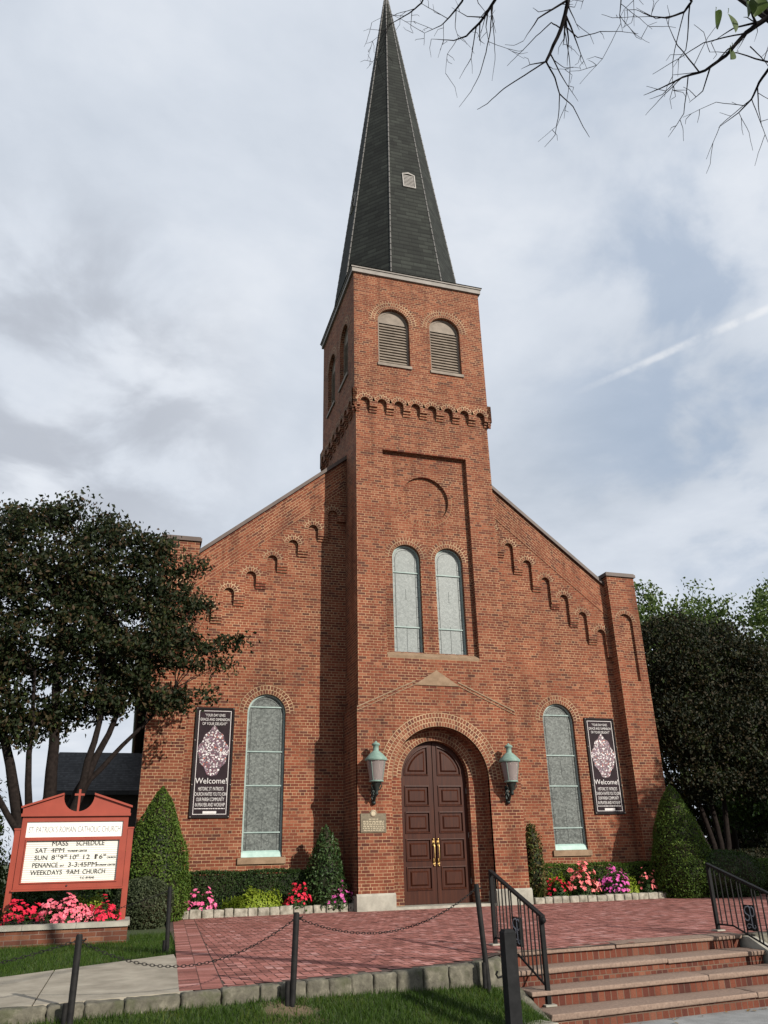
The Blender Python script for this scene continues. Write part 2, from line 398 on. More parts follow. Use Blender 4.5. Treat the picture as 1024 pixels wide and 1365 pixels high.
def lampglass():
    m, t, b = new_mat('lantern_glass')
    b.inputs['Base Color'].default_value = (.40, .35, .335, 1); b.inputs['Roughness'].default_value = .5
    b.inputs['Transmission Weight'].default_value = .6; b.inputs['IOR'].default_value = 1.12
    return m
M['lampglass'] = lampglass()
def mosaic():
    m, t, b = new_mat('mosaic_print')
    uv = t.add('ShaderNodeUVMap').outputs[0]
    vo = t.add('ShaderNodeTexVoronoi', {'Vector': uv, 'Scale': 25.0})
    ed = t.add('ShaderNodeTexVoronoi', {'Vector': uv, 'Scale': 25.0}, feature='DISTANCE_TO_EDGE').outputs['Distance']
    r = t.add('ShaderNodeSeparateXYZ', {0: vo.outputs['Color']})
    col = t.ramp(r.outputs[0], [(0, (.06, .02, .035)), (.20, (.12, .035, .055)), (.42, (.42, .38, .38)), (.58, (.58, .55, .54)), (.72, (.17, .10, .14)), (.84, (.05, .03, .045)), (.93, (.32, .09, .06)), (.97, (.48, .42, .42))], 'CONSTANT')
    col = t.mix(t.maprange(ed, .10, .03), col, (.03, .018, .026))
    t.l.new(col, b.inputs['Base Color']); b.inputs['Roughness'].default_value = .45
    return m
M['mosaic'] = mosaic()
def leafmat(name, stops, rough=.5, trans=.25):
    m, t, b = new_mat(name)
    r = t.add('ShaderNodeNewGeometry').outputs['Random Per Island']
    n = t.noise(t.add('ShaderNodeTexCoord').outputs['Object'], 1.6, 3, .5)
    col = t.ramp(t.math('ADD', t.math('MULTIPLY', r, .52), t.math('MULTIPLY', n, .52)), stops)
    t.l.new(col, b.inputs['Base Color']); b.inputs['Roughness'].default_value = rough; b.inputs['Specular IOR Level'].default_value = .16
    if trans:
        tr = t.add('ShaderNodeBsdfTranslucent'); t.l.new(t.mix(1.0, col, (1.1, 1.25, .6), 'MULTIPLY'), tr.inputs[0])
        mx = t.add('ShaderNodeMixShader', {0: trans}); out = t.n['Material Output']
        t.l.new(b.outputs[0], mx.inputs[1]); t.l.new(tr.outputs[0], mx.inputs[2]); t.l.new(mx.outputs[0], out.inputs[0])
    return m
M['plumleaf'] = leafmat('plum_leaf', [(.2, (.005, .009, .003)), (.45, (.010, .017, .0045)), (.62, (.016, .021, .006)), (.72, (.044, .024, .012)), (.82, (.034, .050, .012)), (.92, (.055, .072, .018))], .6, .2)
M['darkleaf'] = leafmat('dark_leaf', [(.2, (.005, .008, .0035)), (.5, (.010, .0145, .0055)), (.68, (.034, .024, .012)), (.80, (.024, .040, .010)), (.92, (.045, .058, .016))], .6, .2)
M['greenleaf'] = leafmat('green_leaf', [(.2, (.030, .052, .012)), (.5, (.055, .090, .022)), (.85, (.095, .125, .035))])
M['topiary'] = leafmat('topiary_leaf', [(.2, (.026, .054, .008)), (.5, (.056, .098, .014)), (.80, (.095, .140, .024)), (.9, (.12, .10, .035))], .55)
M['boxleaf'] = leafmat('box_leaf', [(.2, (.012, .026, .007)), (.5, (.024, .048, .012)), (.85, (.045, .072, .020))], .5)
M['greyleaf'] = leafmat('grey_shrub_leaf', [(.2, (.022, .032, .014)), (.5, (.042, .055, .026)), (.85, (.075, .088, .046))], .6)
M['glossleaf'] = leafmat('glossy_leaf', [(.2, (.016, .036, .012)), (.5, (.034, .066, .020)), (.85, (.070, .105, .040))], .35)
M['limeleaf'] = leafmat('lime_leaf', [(.2, (.10, .15, .015)), (.5, (.17, .23, .022)), (.85, (.26, .31, .04))], .5)
M['mixleaf'] = leafmat('mixed_leaf', [(.2, (.03, .055, .012)), (.5, (.07, .085, .022)), (.7, (.13, .075, .035)), (.85, (.10, .12, .03))], .5)
M['blade'] = leafmat('grass_blade', [(.2, (.016, .036, .005)), (.5, (.030, .062, .008)), (.72, (.046, .078, .011)), (.88, (.09, .095, .025))], .5)
M['oldleaf'] = leafmat('spring_leaf', [(.2, (.03, .055, .010)), (.8, (.06, .09, .02))], .5, .35)
def petal(name, a, b_): return leafmat(name, [(.2, a), (.5, tuple((x+y)/2 for x, y in zip(a, b_))), (.85, b_)], .5, .2)
M['pinkpetal'] = petal('pink_petal', (.52, .05, .10), (.78, .24, .29))
M['redpetal'] = petal('red_petal', (.42, .012, .03), (.66, .03, .07))
M['salmonpetal'] = petal('salmon_petal', (.62, .10, .12), (.84, .28, .26))
M['purplepetal'] = petal('magenta_petal', (.40, .03, .22), (.66, .14, .42))
M['rosepetal'] = petal('rose_petal', (.50, .04, .16), (.78, .20, .36))
def pavers():
    m, t, b = new_mat('clay_paver')
    r = t.add('ShaderNodeNewGeometry').outputs['Random Per Island']; v = t.add('ShaderNodeTexCoord').outputs['Object']
    col = t.ramp(r, [(0, (.125, .046, .038)), (.2, (.215, .080, .064)), (.7, (.285, .112, .092)), (.9, (.33, .148, .128)), (1, (.38, .20, .18))])
    col = t.mix(1.0, col, t.ramp(t.noise(v, 1.1, 6, .65), [(.3, (.82, .81, .80)), (.7, (1.15, 1.16, 1.17))]), 'MULTIPLY')
    col = t.mix(1.0, col, t.ramp(t.noise(v, 45, 3, .6), [(.3, (.84, .84, .84)), (.7, (1.15, 1.15, 1.15))]), 'MULTIPLY')
    t.l.new(col, b.inputs['Base Color']); b.inputs['Roughness'].default_value = .85; b.inputs['Specular IOR Level'].default_value = .3
    return m
M['paver'] = pavers()
M['joint'] = noisy('paver_joint', (.04, .026, .020), (.08, .052, .042), 8, .95)
def turf():
    m, t, b = new_mat('turf'); v = t.add('ShaderNodeTexCoord').outputs['Object']
    col = t.ramp(t.noise(v, 22, 5, .7), [(.3, (.018, .030, .006)), (.7, (.045, .070, .014))])
    dirt = t.maprange(t.noise(v, 1.7, 5, .6), .60, .70)
    spot = t.add('ShaderNodeVectorMath', {0: v, 1: (-5.95, -11.15, -.12)}, operation='DISTANCE').outputs['Value']
    spot = t.maprange(t.math('ADD', spot, t.math('MULTIPLY', t.math('SUBTRACT', t.noise(v, 6, 3, .6), .5), .5)), .42, .18)
    t.l.new(t.mix(t.math('MAXIMUM', dirt, spot), col, (.115, .082, .046)), b.inputs['Base Color']); b.inputs['Roughness'].default_value = .95
    t.l.new(t.add('ShaderNodeBump', {'Strength': .8, 'Distance': .03, 'Height': t.noise(v, 40, 4, .7)}).outputs[0], b.inputs['Normal'])
    return m
M['turf'] = turf()

# ------------------------------------------------------------------ ground
# front edge of the terrace (top of the kerb), left to right
EDGE = [(-40, -13.6), (-12, -11.75), (-8.7, -11.12), (-7.05, -10.87), (-6.02, -10.72), (-3.38, -9.95), (-2.78, -9.32), (1.46, -8.90), (1.9, -8.72), (8, -8.2), (40, -5.4)]
def edge_y(x):
    for (x0, y0), (x1, y1) in zip(EDGE, EDGE[1:]):
        if x <= x1: return y0+(y1-y0)*(x-x0)/(x1-x0)
    return EDGE[-1][1]
ROAD_Z = -.69
def foot(x):     # level of the lawn at the foot of the kerb
    if x < -6: return -.095
    if x < -3.2: return -.095-.15*(x+6)/2.8
    return -.26
def terr(x, y):
    d = y-edge_y(x)
    if -2.95 < x < 1.7 and y < -8.3: return ROAD_Z-.06
    if d > -.05: return -.045
    f = foot(x); k = min(1, (-d-.05)/3.2)
    return f+(ROAD_Z-.05-f)*k**.85
def terrain():
    xs = [-900, -300, -120, -60, -30, -20] + list(np.arange(-15, 14.01, .25)) + [20, 30, 60, 120, 300, 900]
    def ys(x):
        e = edge_y(x); return [-600, -200, -80, -40, -26, -20, -17, -15] + [e-3.6, e-2.8, e-2.1, e-1.5, e-1.0, e-.6, e-.3, e-.06, e-.04, e+.5, e+2, e+5, e+10, e+20, e+40, e+100, e+300, e+900]
    mb = MB(); rows = []
    for x in xs: rows.append([(x, y, terr(x, y)) for y in ys(x)])
    mb.grid(rows, False, 0, True)
    o = mb.build('lawn_ground', M['turf'], kind='structure')
    return o
terrain()
mb = MB()     # road in front of the steps, with a clear edge to the lawn
road = [(-2.95, -10.3), (60, -4.4), (60, -60), (-60, -60), (-60, -16.5), (-9, -15.0), (-5.2, -13.6), (-3.6, -12.4)]
plate(mb, Fr((0, 0, 0), (1, 0, 0), (0, 0, 1)), [(0, 0)]*0 or [(-.1, 0), (.1, 0), (0, .1)], (), 0) if False else None
for t in tessellate_polygon([[Vector((a, b, 0)) for a, b in road]]):
    P = [Vector((*road[i], ROAD_Z)) for i in t]
    if (P[1]-P[0]).cross(P[2]-P[0]).z < 0: P.reverse()
    mb.face(P)
mb.build('road', M['asphalt'], kind='structure')

# brick plaza: joint sheet and herringbone pavers on it
PLEFT = -6.88
def pleft(y): return -6.70+(y+3.3)*.047
def in_plaza(x, y): return pleft(y)+.47 < x < 22 and edge_y(x)+.02 < y < 1.2
mb = MB()
xs = list(np.arange(-6.9, 22.01, .35))
mb.grid([[(min(x, 22), edge_y(x)+.0, -.004), (x if x > -6.6 else pleft(-3)+.0, 1.3, -.004)] for x in xs][::-1], False, 1, False)
Wd = .102
for sx in range(-220, 230):
    for sy in range(-120, 40):
        c = (sx+sy) % 4
        if c == 0: w, h = 2, 1
        elif c == 2: w, h = 1, 2
        else: continue
        x0, y0 = sx*Wd+1.5, sy*Wd
        if not (in_plaza(x0+w*Wd-.01, y0) and in_plaza(x0+w*Wd-.01, y0+h*Wd)) or x0 > 14: continue
        g = .005; zt = rnd.uniform(0, .004)
        mb.face([(max(px, pleft(py)+.46), py, zt) for px, py in ((x0+g, y0+g), (x0+w*Wd-g, y0+g), (x0+w*Wd-g, y0+h*Wd-g), (x0+g, y0+h*Wd-g))], None, 0)
y = -10.8
while y < .2:      # soldier border along the left edge, two columns
    xl = pleft(y)
    for c in range(2):
        if y > edge_y(xl)+.02: mb.face([(xl+c*.23, y+.005, .001), (xl+c*.23+.222, y+.005, .001), (xl+c*.23+.222-.004, y+.115, .001), (xl+c*.23-.004, y+.115, .001)], None, 0)
    y += .12
mb.build('brick_plaza', [M['paver'], M['joint']], kind='structure')
# concrete sidewalk on the left
mb = MB()
for k in range(12):
    xr = -6.92-1.52*k; xl = xr-1.505
    def far(x): return -7.2-.72*(-6.9-x)
    mb.hexa([(xl, edge_y(xl)+.02, -.2), (xr, edge_y(xr)+.02, -.2), (xr, far(xr), -.2), (xl, far(xl), -.2), (xl, edge_y(xl)+.02, 0), (xr, edge_y(xr)+.02, 0), (xr, far(xr), 0), (xl, far(xl), 0)])
mb.build('sidewalk', M['conc'], kind='structure')
# planting beds
mb = MB()
for x0, x1, y0, y1 in ((-8.2, -2.25, .12, 1.33), (2.25, 14, .05, 1.33)):
    mb.grid([[(x, yy, .05+.02*rnd.random()) for yy in np.linspace(y0, y1, 6)] for x in np.linspace(x1, x0, 60)], False, 0, True)
mb.build('bed_soil', M['soil'], kind='structure')

# ------------------------------------------------------------------ church
ch = thing('church', 'tall red brick church with a square tower, dark shingled spire and arched double door', 'church', (0, 0, 0))
WT, WB, DN, DP, DB, TB = 2.20, 2.25, 1.353, .10, .975, 4.40     # tower half-width, belfry half-width, nave plane, porch step, pier plane, tower back
GZ = lambda x: 14.57-.825*abs(x)                                # gable line
HZ_SILL, HZ_SPR, HW = 1.24, 4.82, .519                          # nave windows
NF = at_y(DN)
# --- nave front
mb = MB()
plate(mb, NF, [(-6.60, -.2), (6.60, -.2), (6.60, GZ(6.6)), (0, GZ(0)), (-6.60, GZ(6.6))],
      [arch(s*4.406, HZ_SILL, HZ_SPR, HW) for s in (-1, 1)], 0, -.45, True, 0, -.14)
mb.face([(-6.6, DN+.45, -.2), (-6.6, DN+.45, GZ(6.6)), (0, DN+.45, GZ(0)), (6.6, DN+.45, GZ(6.6)), (6.6, DN+.45, -.2)])
nave = mb.build('nave_front', M['brick'], ch)
mb = MB()
for s in (-1, 1):
    mb = MB(); ring(mb, NF, s*4.406, HZ_SPR, HW, HW+.235, .006, -.02); mb.build('window_arch', M['ring'], nave)
# --- raking corbel band (raised) with stepped little arches
def rake_side(s):
    mb = MB(); rg = MB(); r = .15; K = 7; sp = .60
    xk = [2.62+sp*k for k in range(K)]; zk = [10.97-.54*k for k in range(K)]
    low = [(WT-.1, zk[0]-.25+.3)]
    pts = [(2.3, GZ(2.3)-.02), (2.3, zk[0]-.10)]
    pts = []
    for k in range(K):
        zs = zk[k]-r
        inner_bot = (zs-.20)                       # corbel on the inner (higher) side of this arch
        if k == 0: pts.append((xk[0]-sp/2-.1, inner_bot+.0))
        pts += [(xk[k]-r, inner_bot)] if True else []
        pts += [(xk[k]+r*math.cos(PI-PI*i/10), zs+r*math.sin(PI-PI*i/10)) for i in range(11)]
        nb = zk[k+1]-r-.20 if k < K-1 else zs-.75
        pts.append((xk[k]+r, nb))
    pts.append((6.60, pts[-1][1])); pts += [(6.60, GZ(6.6)-.0), (2.1, GZ(2.1))]
    pts = [(s*a, b) for a, b in pts]
    if area2(pts) < 0: pts.reverse()
    # rake courses: uv turned to the slope
    n0 = .105
    plate(mb, NF, pts, (), n0, 0.0, True)
    for k in range(K):                              # stepped brick corbels below each leg
        xc = xk[k]-sp/2; zb = zk[k]-r-.20; w = (sp-2*r)/2
        if k == 0: continue
        mb.box(min(s*(xc-w), s*(xc+w)), max(s*(xc-w), s*(xc+w)), DN-.075, DN, zb-.072, zb-.002)
        mb.box(min(s*(xc-w), s*(xc+w)), max(s*(xc-w), s*(xc+w)), DN-.04, DN, zb-.144, zb-.074)
    a = mb.build('corbel_band', M['brick'], ch)
    for k in range(K):
        rg = MB(); ring(rg, NF, s*xk[k], zk[k]-r, r, r+.19, n0+.006, n0-.01, .12, PI-.12, 14); rg.build('corbel_arch', M['ring'], a)
    # sloping brick courses above the arches, laid parallel to the gable
    sl = MB(); A = math.atan(.825)
    q = [(2.25, GZ(2.25)-.01), (2.25, GZ(2.25)-1.02), (6.57, GZ(6.57)-1.02), (6.57, GZ(6.57)-.01)]
    P = [NF.p(s*a_, b_, n0+.014) for a_, b_ in q]; uv = [(a_*math.cos(A)-b_*math.sin(A), a_*math.sin(A)+b_*math.cos(A)) for a_, b_ in q]
    if s < 0: P.reverse(); uv.reverse()
    # counter-clockwise seen from the front
    sl.face(P, uv)
    for i in range(4):
        sl.face([P[i], P[i]+Vector((0, .014, 0)), P[(i+1) % 4]+Vector((0, .014, 0)), P[(i+1) % 4]])
    sl.build('raking_course', M['brick'], a)
for s in (-1, 1): rake_side(s)
# coping on the gable
for s in (-1, 1):
    mb = MB(); L = [(2.1, GZ(2.1)), (6.62, GZ(6.62))]
    (xa, za), (xb, zb) = L; y0, y1 = DN-.20, DN+.50
    mb.hexa([(s*xa, y0, za+.003), (s*xb, y0, zb+.003), (s*xb, y1, zb+.003), (s*xa, y1, za+.003), (s*xa, y0, za+.13), (s*xb, y0, zb+.13), (s*xb, y1, zb+.13), (s*xa, y1, za+.13)])
    mb.build('gable_coping', M['coping'], ch)
# --- corner piers
for s in (-1, 1):
    mb = MB(); PF = at_y(DB)
    a, b = sorted((s*6.53, s*7.535)); cx = s*7.0
    plate(mb, PF, [(a, -.2), (b, -.2), (b, 9.46), (a, 9.46)], [arch(cx, 6.05, 7.96, .25, 14)], 0, -.95, True, 0, -.09)
    plate(mb, PF, [(cx-.3, 6.0), (cx+.3, 6.0), (cx+.3, 8.3), (cx-.3, 8.3)], (), -.09)
    mb.face([(a, DB, 9.46), (b, DB, 9.46), (b, DB+.95, 9.46), (a, DB+.95, 9.46)])
    p = mb.build('corner_pier', M['brick'], ch)
    mb = MB(); mb.box(a-.05, b+.05, DB-.06, DB+1.0, 9.465, 9.56); mb.box(a-.02, b+.02, DB-.03, DB+.97, 9.562, 9.60); mb.build('pier_cap', M['coping'], p)
    mb = MB(); ring(mb, PF, cx, 7.96, .25, .37, .006, -.01); mb.build('niche_arch', M['ring'], p)
# --- nave body and roof behind
mb = MB()
mb.box(-7.2, 7.2, DN+.46, 38, -.2, 7.2)
mb.build('nave_wall', M['brick'], ch)
mb = MB(); e, rz, ez = 7.75, 13.3, 6.95
for s in (-1, 1):
    q = [(s*e, DN+.46, ez), (s*e, 38.4, ez), (0, 38.4, rz), (0, DN+.46, rz)]
    L = math.hypot(e, rz-ez); uv = [(0, 0), (36, 0), (36, L), (0, L)]
    if s > 0: mb.face(q, uv)
    else: mb.face(q[::-1], uv[::-1])
mb.face([(-e, 38.4, ez), (e, 38.4, ez), (0, 38.4, rz)][::-1])
mb.build('nave_roof', M['roofing'], ch)
for s in (-1, 1):
    mb = MB(); xg = s*7.83
    mb.tube([(xg, DN+.6, 6.93), (xg, 36.2, 6.93)], .085, 10)
    mb.tube([(xg, 36.2, 6.93), (xg, 36.5, 6.6), (s*7.6, 36.6, 6.3), (s*7.35, 36.6, 5.9), (s*7.32, 36.6, 0)], .07, 8)
    mb.build('gutter', M['gutter'], ch)
# --- tower shaft
PX, PZ0, PZ1 = 1.37, 6.24, 12.61
mb = MB()
shaft = [(-WT, 4.52), (WT, 4.52), (WT, 14.55), (-WT, 14.55)]
plate(mb, FRONT, shaft, [[(-PX, PZ0), (PX, PZ0), (PX, PZ1), (-PX, PZ1)]], 0, None, False, 0, -.16)
UW, UZ0, UZS, UR = .663, 6.40, 9.18, .434
plate(mb, FRONT, [(-PX-.05, PZ0-.05), (PX+.05, PZ0-.05), (PX+.05, PZ1+.05), (-PX-.05, PZ1+.05)],
      [arch(s*UW, UZ0, UZS, UR) for s in (-1, 1)] + [circ(0, 11.13, .76)], -.16, None, False, 0, [-.34, -.34, -.26])
plate(mb, FRONT, circ(0, 11.13, .79), (), -.26, None, False)
for s in (-1, 1):
    q = [(s*WT, 0, -.1), (s*WT, TB, -.1), (s*WT, TB, 14.55), (s*WT, 0, 14.55)]
    mb.face(q if s > 0 else q[::-1])
mb.face([(WT, TB, 5), (-WT, TB, 5), (-WT, TB, 14.55), (WT, TB, 14.55)])
tower = mb.build('tower', M['brick'], ch)
mb = MB()
for s in (-1, 1):
    mb = MB(); ring(mb, FRONT, s*UW, UZS, UR, UR+.225, -.154, -.17); mb.build('brick_arch', M['ring'], tower)
mb = MB(); ring(mb, FRONT, 0, 11.13, .76, .95, -.156, -.17, .97*PI, 2.08*PI, 30); mb.build('brick_circle', M['ringplain'], tower)
mb = MB(); mb.hexa([(-PX+.01, .01, PZ0-.10), (PX-.01, .01, PZ0-.10), (PX-.01, .155, PZ0-.10), (-PX+.01, .155, PZ0-.10), (-PX+.01, -.012, PZ0+.02), (PX-.01, -.012, PZ0+.02), (PX-.01, .155, PZ0+.14), (-PX+.01, .155, PZ0+.14)])
mb.build('panel_sill', M['sand'], tower)
# --- corbel table and belfry on every side
SIDES = [(Fr((0, 0, 0), (1, 0, 0), (0, -1, 0)), 'front'), (Fr((-WT, TB/2, 0), (0, -1, 0), (-1, 0, 0)), 'left'), (Fr((WT, TB/2, 0), (0, 1, 0), (1, 0, 0)), 'right'), (Fr((0, TB, 0), (-1, 0, 0), (0, 1, 0)), 'back')]
ct = MB(); cr = MB(); bf = MB(); br = MB()
BO = WB-WT; CR = []; BR = []
for fr, nm in SIDES:
    hw = WT+.13; n = 8; r = .15; sp = 2*(hw-.12)/n; zs = 14.17; top = 14.60
    pts = [(-hw, top), (-hw, zs-.16), (-hw+.12, zs-.16)]
    for k in range(n):
        c = -hw+.12+sp*(k+.5)
        pts += [(c-r, zs-.16), (c-r, zs)] + [(c+r*math.cos(PI-PI*i/10), zs+r*math.sin(PI-PI*i/10)) for i in range(1, 10)] + [(c+r, zs), (c+r, zs-.16)]
    pts += [(hw, zs-.16), (hw, top)]
    dd = [pts[0]]
    for q in pts[1:]:
        if math.dist(q, dd[-1]) > 1e-4: dd.append(q)
    if area2(dd) < 0: dd.reverse()
    plate(ct, fr, dd, (), .13, -.01, True)
    for k in range(n+1):
        c = -hw+.12+sp*k; w = (sp-2*r)/2-.004
        a, b = max(c-w, -hw+.01), min(c+w, hw-.01)
        P = [fr.p(a, zs-.245, 0), fr.p(b, zs-.245, 0), fr.p(b, zs-.162, 0), fr.p(a, zs-.162, 0)]
        o = fr.n*.075; ct.hexa([P[0], P[1], P[1]+o, P[0]+o, P[3], P[2], P[2]+o, P[3]+o])
        o = fr.n*.04; P = [q-Vector((0, 0, .085)) for q in P]; ct.hexa([P[0], P[1], P[1]+o, P[0]+o, P[3], P[2], P[2]+o, P[3]+o])
    for k in range(n): CR.append((fr, -hw+.12+sp*(k+.5), zs, r, r+.17, .136, .12, .1, PI-.1, 14))
    # belfry wall
    LX, LZ0, LZS, LR = .90, 15.72, 17.38, .54
    plate(bf, fr, [(-WB, 14.60), (WB, 14.60), (WB, 19.26), (-WB, 19.26)], [arch(s*LX, LZ0, LZS, LR) for s in (-1, 1)], BO, None, False, 0, BO-.22)
    for s in (-1, 1): BR.append((fr, s*LX, LZS, LR, LR+.32, BO+.006, BO-.01))
a = ct.build('corbel_table', M['brick'], tower)
for q in CR[:24]:
    mb = MB(); ring(mb, *q); mb.build('corbel_arch', M['ring'], tower)
mbt = MB()      # weathered ledge on top of the corbel table
bf.build('belfry', M['brick'], tower)
for q in BR[:6]:
    mb = MB(); ring(mb, *q); mb.build('belfry_arch', M['ring'], tower)
mb = MB(); h = WT+.131
for fr, nm in SIDES:
    P = [fr.p(-h, 14.602, .131), fr.p(h, 14.602, .131), fr.p(h-.09, 14.66, BO-.002), fr.p(-h+.09, 14.66, BO-.002)]; mb.face(P)
mb.build('corbel_ledge', M['brick'], tower)
# louvres: one part each
def louvre(fr, cx):
    mb = MB(); LX, LZ0, LZS, LR = .90, 15.72, 17.38, .54
    out = arch(cx, LZ0, LZS, LR-.002); inn = arch(cx, LZ0+.06, LZS, LR-.07)
    plate(mb, fr, out, [inn], BO-.13, None, False, 0, BO-.2)
    # boarded head
    hd = [(cx+(LR-.06)*math.cos(PI*i/16), LZS+.02+(LR-.06)*math.sin(PI*i/16)) for i in range(17)]
    plate(mb, fr, hd, (), BO-.15, None, False)
    z = LZ0+.06; nn = 15; st = (LZS+.02-z)/nn
    for k in range(nn):
        a, b = cx-LR+.06, cx+LR-.06; zz = z+k*st
        mb.face([fr.p(a, zz, BO-.125), fr.p(b, zz, BO-.125), fr.p(b, zz+st*.95, BO-.20), fr.p(a, zz+st*.95, BO-.20)])
        mb.face([fr.p(b, zz-.018, BO-.125), fr.p(b, zz, BO-.125), fr.p(a, zz, BO-.125), fr.p(a, zz-.018, BO-.125)][::-1])
        mb.face([fr.p(a, zz-.018, BO-.125), fr.p(a, zz-.018, BO-.19), fr.p(b, zz-.018, BO-.19), fr.p(b, zz-.018, BO-.125)])
    l = mb.build('louvre', M['louvre'], ch)
    mb = MB(); plate(mb, fr, [(cx-LR, LZ0), (cx+LR, LZ0), (cx+LR, LZS+LR), (cx-LR, LZS+LR)], (), BO-.215, None, False); mb.build('louvre_backing', M['dark'], l)
    mb = MB(); P = [fr.p(cx-LR-.04, LZ0-.10, BO-.2), fr.p(cx+LR+.04, LZ0-.10, BO-.2), fr.p(cx+LR+.04, LZ0-.10, BO+.05), fr.p(cx-LR-.04, LZ0-.10, BO+.05)]
    mb.hexa(P+[P[0]+Vector((0, 0, .115)), P[1]+Vector((0, 0, .115)), P[2]+Vector((0, 0, .10)), P[3]+Vector((0, 0, .10))]); mb.build('louvre_sill', M['louvre'], l)
for fr, nm in SIDES:
    if nm == 'back': continue
    for s in (-1, 1): louvre(fr, s*.90)
# eaves trim, broached skirt and octagonal spire
cy = TB/2; E_ = WB+.10
mb = MB(); mb.box(-E_+.03, E_-.03, cy-TB/2-.05-.07, cy+TB/2+.12, 19.18, 19.34); mb.box(-E_, E_, cy-TB/2-.15, cy+TB/2+.15, 19.342, 19.40); mb.build('eaves_trim', M['trim'], tower)
mb = MB(); ap = WB-.02; hs = ap*math.tan(PI/8); Z0, ZT = 19.40, 37.6; rt = .035
def octo(apo, z): 
    R_ = apo/math.cos(PI/8); return [Vector((R_*math.cos(PI/8+PI/4*k), cy+R_*math.sin(PI/8+PI/4*k), z)) for k in range(8)]
b0, b1 = octo(ap, Z0), octo(rt, ZT); SL = (b1[0]-b0[0]).length
for k in range(8):
    j = (k+1) % 8; L = (b0[j]-b0[k]).length/2; off = k*1.37
    rows = 1
    mb.face([b0[k], b0[j], b1[j], b1[k]], [(off-L, 0), (off+L, 0), (off+.01, SL), (off-.01, SL)])
sk = WB+.13
for sx_, sy_ in ((1, 1), (-1, 1), (-1, -1), (1, -1)):      # broach triangles in the corners
    c = Vector((sx_*sk, cy+sy_*sk, Z0+.005)); p1 = Vector((sx_*ap*.995, cy+sy_*(hs+.0), Z0+.01)); p2 = Vector((sx_*(hs), cy+sy_*ap*.995, Z0+.01))
    apx = Vector((sx_*(ap+hs)/2*.93, cy+sy_*(ap+hs)/2*.93, Z0+.62))
    e1 = Vector((sx_*sk, cy+sy_*hs*.8, Z0+.005)); e2 = Vector((sx_*hs*.8, cy+sy_*sk, Z0+.005))
    for tri in ((c, e1, apx), (e2, c, apx), (e1, p1, apx), (p2, e2, apx)):
        n_ = (tri[1]-tri[0]).cross(tri[2]-tri[0]); tri = list(tri)
        if n_.z < 0: tri.reverse()
        mb.face(tri)
mb.face([(-sk, cy-sk, Z0+.003), (sk, cy-sk, Z0+.003), (sk, cy+sk, Z0+.003), (-sk, cy+sk, Z0+.003)])
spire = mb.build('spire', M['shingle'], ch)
mb = MB()
for k in range(8):
    p, q = b0[k], b1[k]; n_ = 60
    pts = [p.lerp(q, i/n_) for i in range(n_+1)]
    for i in range(n_):
        mb.tube([pts[i], pts[i].lerp(pts[i+1], .93)], [.032, .024], 6, cap=False)
mb.build('ridge_cap', M['lead'], spire)
mb = MB(); mb.lathe([(.16, -1.15), (.11, -.4), (.05, .1), (.05, .5), (.001, .52)], (0, cy, ZT), 8, 0, False); mb.build('spire_tip', M['lead'], spire)
def vent(k, z, off, w, h):
    b, t = b0, b1
    def q(z_): 
        f = (z_-Z0)/(ZT-Z0); return b[k].lerp(t[k], f), b[(k+1) % 8].lerp(t[(k+1) % 8], f)
    A, B = q(z); up = ((q(z+1)[0]+q(z+1)[1])/2-(A+B)/2).normalized(); al = (B-A).normalized(); c = (A+B)/2+al*off
    nn = al.cross(up).normalized()
    if nn.z < 0: nn = -nn
    fr_out = MB()
    P = lambda u, v, n: c+al*u+up*v+nn*n
    loop = [(-w/2, -h/2), (w/2, -h/2), (w/2, h*.42), (0, h*.56), (-w/2, h*.42)]
    inn = [(-w/2+.04, -h/2+.04), (w/2-.04, -h/2+.04), (w/2-.04, h*.38), (0, h*.45), (-w/2+.04, h*.38)]
    for i in range(5):
        j = (i+1) % 5
        fr_out.face([P(*loop[i], .05), P(*loop[j], .05), P(*inn[j], .05), P(*inn[i], .05)])
        fr_out.face([P(*loop[i], -.03), P(*loop[j], -.03), P(*loop[j], .05), P(*loop[i], .05)])
        fr_out.face([P(*inn[i], .05), P(*inn[j], .05), P(*inn[j], .01), P(*inn[i], .01)])
    for i in range(8):
        v0 = -h/2+.07+i*(h*.78)/8; v1 = v0+h*.78/8*.9; a_ = w/2-.055
        fr_out.face([P(-a_, v0, .045), P(a_, v0, .045), P(a_, v1, .025), P(-a_, v1, .025)])
    fr_out.build('spire_vent', M['ventpaint'], spire)
for k, off in ((5, .10), (3, 0.0), (7, 0)): vent(k, 24.55, off, .50, .80)
# --- porch
mb = MB(); PW = 2.27; PFr = at_y(-DP)
OR, OS, IR, IS = 1.36, 3.0, .955, 3.09
pg = [(-PW, -.1), (-OR, -.1), (-OR, .0), (-OR, OS)] + [(OR*math.cos(PI-PI*i/28), OS+OR*math.sin(PI-PI*i/28)) for i in range(1, 28)] + [(OR, OS), (OR, -.1), (PW, -.1), (PW, 4.83), (0, 5.85), (-PW, 4.83)]
plate(mb, PFr, pg, (), 0, -DP-.0, True)
